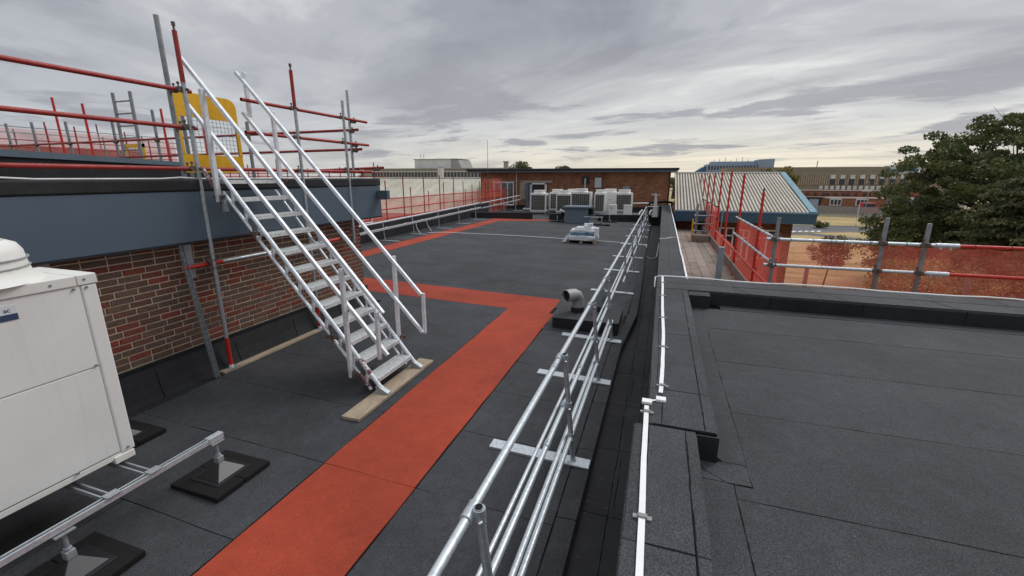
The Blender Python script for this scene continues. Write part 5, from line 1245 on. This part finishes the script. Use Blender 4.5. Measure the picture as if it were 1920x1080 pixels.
# palisade fence
fe_ = thing('palisade_fence', (40, 125, GZ), 'grey steel palisade fence across the dry grass', 'fence')
a, b_ = Vector((30, 127.5, GZ)), Vector((70, 117, GZ)); n = 150
for i in range(n+1):
    p = a+(b_-a)*i/n
    build('pale', MB().bar(p, p+Vector((0, 0, 2.5)), .03, .19), 'fence', fe_)
for z in (.4, 2.0): build('fence_rail', MB().bar(a+Vector((0, .05, z)), b_+Vector((0, .05, z)), .06, .08), 'fence', fe_)
t = thing('field_post', (39, 92, GZ), 'thin white pole on the dry grass beyond the road', 'pole'); build('pole', MB().tube((35.6, 100.8, GZ), (35.6, 100.8, GZ+4.3), .06, 6), 'white_far', t); build('collar', MB().tube((35.6, 100.8, GZ), (35.6, 100.8, GZ+.3), .12, 6), 'conc', t)

# ------------------------------------------------------------------ vegetation
def leafcloud(blobs, per, size, seed, flat_=1.0, droop=0):
    rg = random.Random(seed); V = []; F = []
    for (cx, cy, cz, rx, rz_) in blobs:
        for _ in range(per):
            # shell-biased point, clumped
            u = rg.uniform(-1, 1); a = rg.uniform(0, 2*PI); s_ = math.sqrt(1-u*u); k = rg.random()**.38
            x = cx+rx*k*s_*math.cos(a); y = cy+rx*k*s_*math.sin(a); z = cz+rz_*k*u-droop*k*k
            sz = size*rg.uniform(.55, 1.35); d = Vector((rg.gauss(0, 1), rg.gauss(0, 1), rg.gauss(0, .8))).normalized(); e = d.orthogonal().normalized()
            e = (Matrix.Rotation(rg.uniform(0, PI), 3, d)@e); f = d.cross(e); o = len(V); p = Vector((x, y, z))
            V += [tuple(p-e*sz*.5), tuple(p+f*sz*.32), tuple(p+e*sz*.5), tuple(p-f*sz*.32)]; F.append((o, o+1, o+2, o+3))
    me = bpy.data.meshes.new('crown'); me.from_pydata(V, [], F); return me
def tree(name, x, y, z0, trunk_h, r, cz, rz_, n, per, size, mat, label, cat, seed, bl=(.7, .5), limbs=9, trunk_r=.3, parts=True, group=None, clip_=None):
    rg = random.Random(seed); t = thing(name, (x, y, z0), label, cat, group); bl_ = []; tips = []
    for i in range(n):
        u = rg.uniform(-.85, 1); a = rg.uniform(0, 2*PI); k = .45+.55*rg.random()**.5; s_ = math.sqrt(max(0, 1-u*u))
        p = Vector((x+r*k*s_*math.cos(a)*rg.uniform(.8, 1.1), y+r*k*s_*math.sin(a)*rg.uniform(.8, 1.1), cz+rz_*k*u)); q = rg.uniform(.55, 1.15)
        bl_.append((p.x, p.y, p.z, bl[0]*q, bl[1]*q)); tips.append(p)
    m = MB(); top = Vector((x+.2, y, z0+trunk_h)); m.tube((x, y, z0), top, trunk_r, 10, r2=trunk_r*.7)
    m.tube(top, (x+.3, y+.2, cz+rz_*.35), trunk_r*.7, 8, r2=trunk_r*.2)
    build('trunk', m, 'bark', t, smooth=True)
    m = MB()
    for i, p in enumerate(tips[:limbs]):
        s0 = top+(Vector((x+.3, y, cz))-top)*rg.uniform(0, .8); mid = s0+(p-s0)*.5+Vector((0, 0, rg.uniform(-.1, .35)*r*.3)); m.tube(s0, mid, trunk_r*.32, 6, r2=trunk_r*.18); m.tube(mid, p, trunk_r*.18, 5, r2=trunk_r*.04)
        for _ in range(3):
            q = p+Vector((rg.uniform(-1, 1), rg.uniform(-1, 1), rg.uniform(-.3, 1)))*bl[0]*1.2; m.tube(mid+(p-mid)*rg.uniform(.2, .9), q, trunk_r*.06, 4, r2=trunk_r*.02)
    build('limbs', m, 'bark', t, smooth=True)
    me = leafcloud(bl_, per, size, seed+1); me.materials.append(M[mat]); me.transform(Matrix.Translation(-Vector((x, y, z0)))); o = link('crown', me, t)
    return t
tree('broadleaf_tree', 26.1, 44.5, GZ, 4.5, 9.3, .4, 7.2, 620, 170, .235, 'leaf_a', 'big dark broadleaf tree with ragged open crown at the right edge', 'tree', 21, (.95, .46), 150, .42)
# conifer: layered drooping boughs
def conifer(x, y, z0, h, r, label, seed):
    rg = random.Random(seed); t = thing('conifer', (x, y, z0), label, 'tree'); build('trunk', MB().tube((x, y, z0), (x, y, z0+h), .28, 10, r2=.05), 'bark', t, smooth=True)
    bl_ = []; m = MB()
    for i in range(150):
        f = rg.random()**.9; z = z0+1.5+(h-2)*f; L_ = r*(1-f*.75)*rg.uniform(.7, 1.1); a = rg.uniform(0, 2*PI); tip = Vector((x+L_*math.cos(a), y+L_*math.sin(a), z-L_*.10))
        m.tube((x, y, z+.2), tip, .05, 4, r2=.012)
        for k in range(7):
            q = .30+.11*k; p = Vector((x, y, z+.2)).lerp(tip, q); bl_.append((p.x+rg.uniform(-.25, .25), p.y+rg.uniform(-.25, .25), p.z, .34+.34*q, .14))
    build('boughs', m, 'bark', t); me = leafcloud(bl_, 34, .20, seed+5, droop=.12); me.materials.append(M['leaf_b']); me.transform(Matrix.Translation(-Vector((x, y, z0)))); link('crown', me, t)
conifer(18.9, 32, GZ, 9.6, 4.2, 'grey green conifer with drooping boughs in front of the broadleaf tree', 31)
tree('sapling', 13.3, 42, GZ, 1.9, 1.35, GZ+3.2, 1.35, 70, 60, .14, 'leaf_d', 'young round tree seen through the red netting on the dry grass', 'tree', 41, (.42, .42), 20, .07)
tree('shrub', 20.0, 44, GZ, .5, 3.2, GZ+1.4, 1.7, 90, 90, .2, 'leaf_c', 'yellowing shrub at the foot of the broadleaf tree behind the netting', 'shrub', 42, (.8, .5), 12, .1)
tree('shrub', 14.6, 30, GZ, .5, 3.7, -4.0, 2.3, 150, 110, .16, 'leaf_c', 'yellowing leafy shrub behind the right end of the red netting', 'shrub', 43, (.75, .5), 12, .1)
tree('shrub', 23, 36, GZ, .5, 4.5, GZ+1.4, 2.4, 110, 90, .2, 'leaf_a', 'dark shrub mass below the conifer at the right edge', 'shrub', 44, (.9, .6), 12, .1)
tree('shrub', 22.0, 47, GZ, .5, 4.6, GZ+3.4, 3.6, 220, 110, .22, 'leaf_a', 'dark bush under the left side of the broadleaf crown', 'shrub', 46, (.9, .6), 12, .1)
tree('bush', 28.5, 96, GZ, .3, 1.0, GZ+.6, .7, 16, 40, .3, 'leaf_a', 'small green bush beside the road crossing', 'shrub', 47, (.5, .4), 4, .05)
tree('skyline_tree', -18.6, 60, GZ, 5, 1.9, 3.2, 1.5, 60, 70, .24, 'leaf_a', 'round tree top showing above the left part of the plant room roof', 'tree', 51, (.6, .4), 12, .2)
tree('skyline_tree', -14.3, 66, GZ, 5, 1.6, 3.2, 1.0, 40, 60, .24, 'leaf_a', 'smaller tree top just above the middle of the plant room roof', 'tree', 52, (.6, .35), 10, .2)
tree('skyline_tree', 34, 150, GZ, 5, 3.0, 2.3, 3.2, 60, 60, .6, 'leaf_c', 'yellow green tree in front of the stair tower of the blue grey offices', 'tree', 53, (1.3, 1.0), 10, .2)
tree('skyline_tree', 28.5, 150, GZ, 5, 2.4, 2.2, 2.8, 50, 60, .6, 'leaf_c', 'yellow green tree left of the taller one on the corrugated ridge skyline', 'tree', 54, (1.2, .9), 10, .2)
bl_ = []; rg = random.Random(61)
for i in range(170): bl_.append((-110+i*.42+rg.uniform(-1, 1), 150+rg.uniform(-6, 6), 1.5+rg.uniform(-1.5, 1.6)+(1.2 if i < 45 else -.6), 2.6, 1.6))
me = leafcloud(bl_, 70, .9, 62); me.materials.append(M['leaf_a']); o = link('far_treeline', me); tag(o, 'dark distant treeline along the skyline on the left', 'trees', kind='stuff')
bl_ = []
for i in range(220): bl_.append((-100+i*2.6, 330+rg.uniform(-10, 10), -2+rg.uniform(-1.5, 1.5), 6, 4.2))
me = leafcloud(bl_, 40, 2.6, 63); me.materials.append(M['leaf_a']); o = link('horizon_treeline', me); tag(o, 'far low treeline on the horizon behind the buildings', 'trees', kind='stuff')
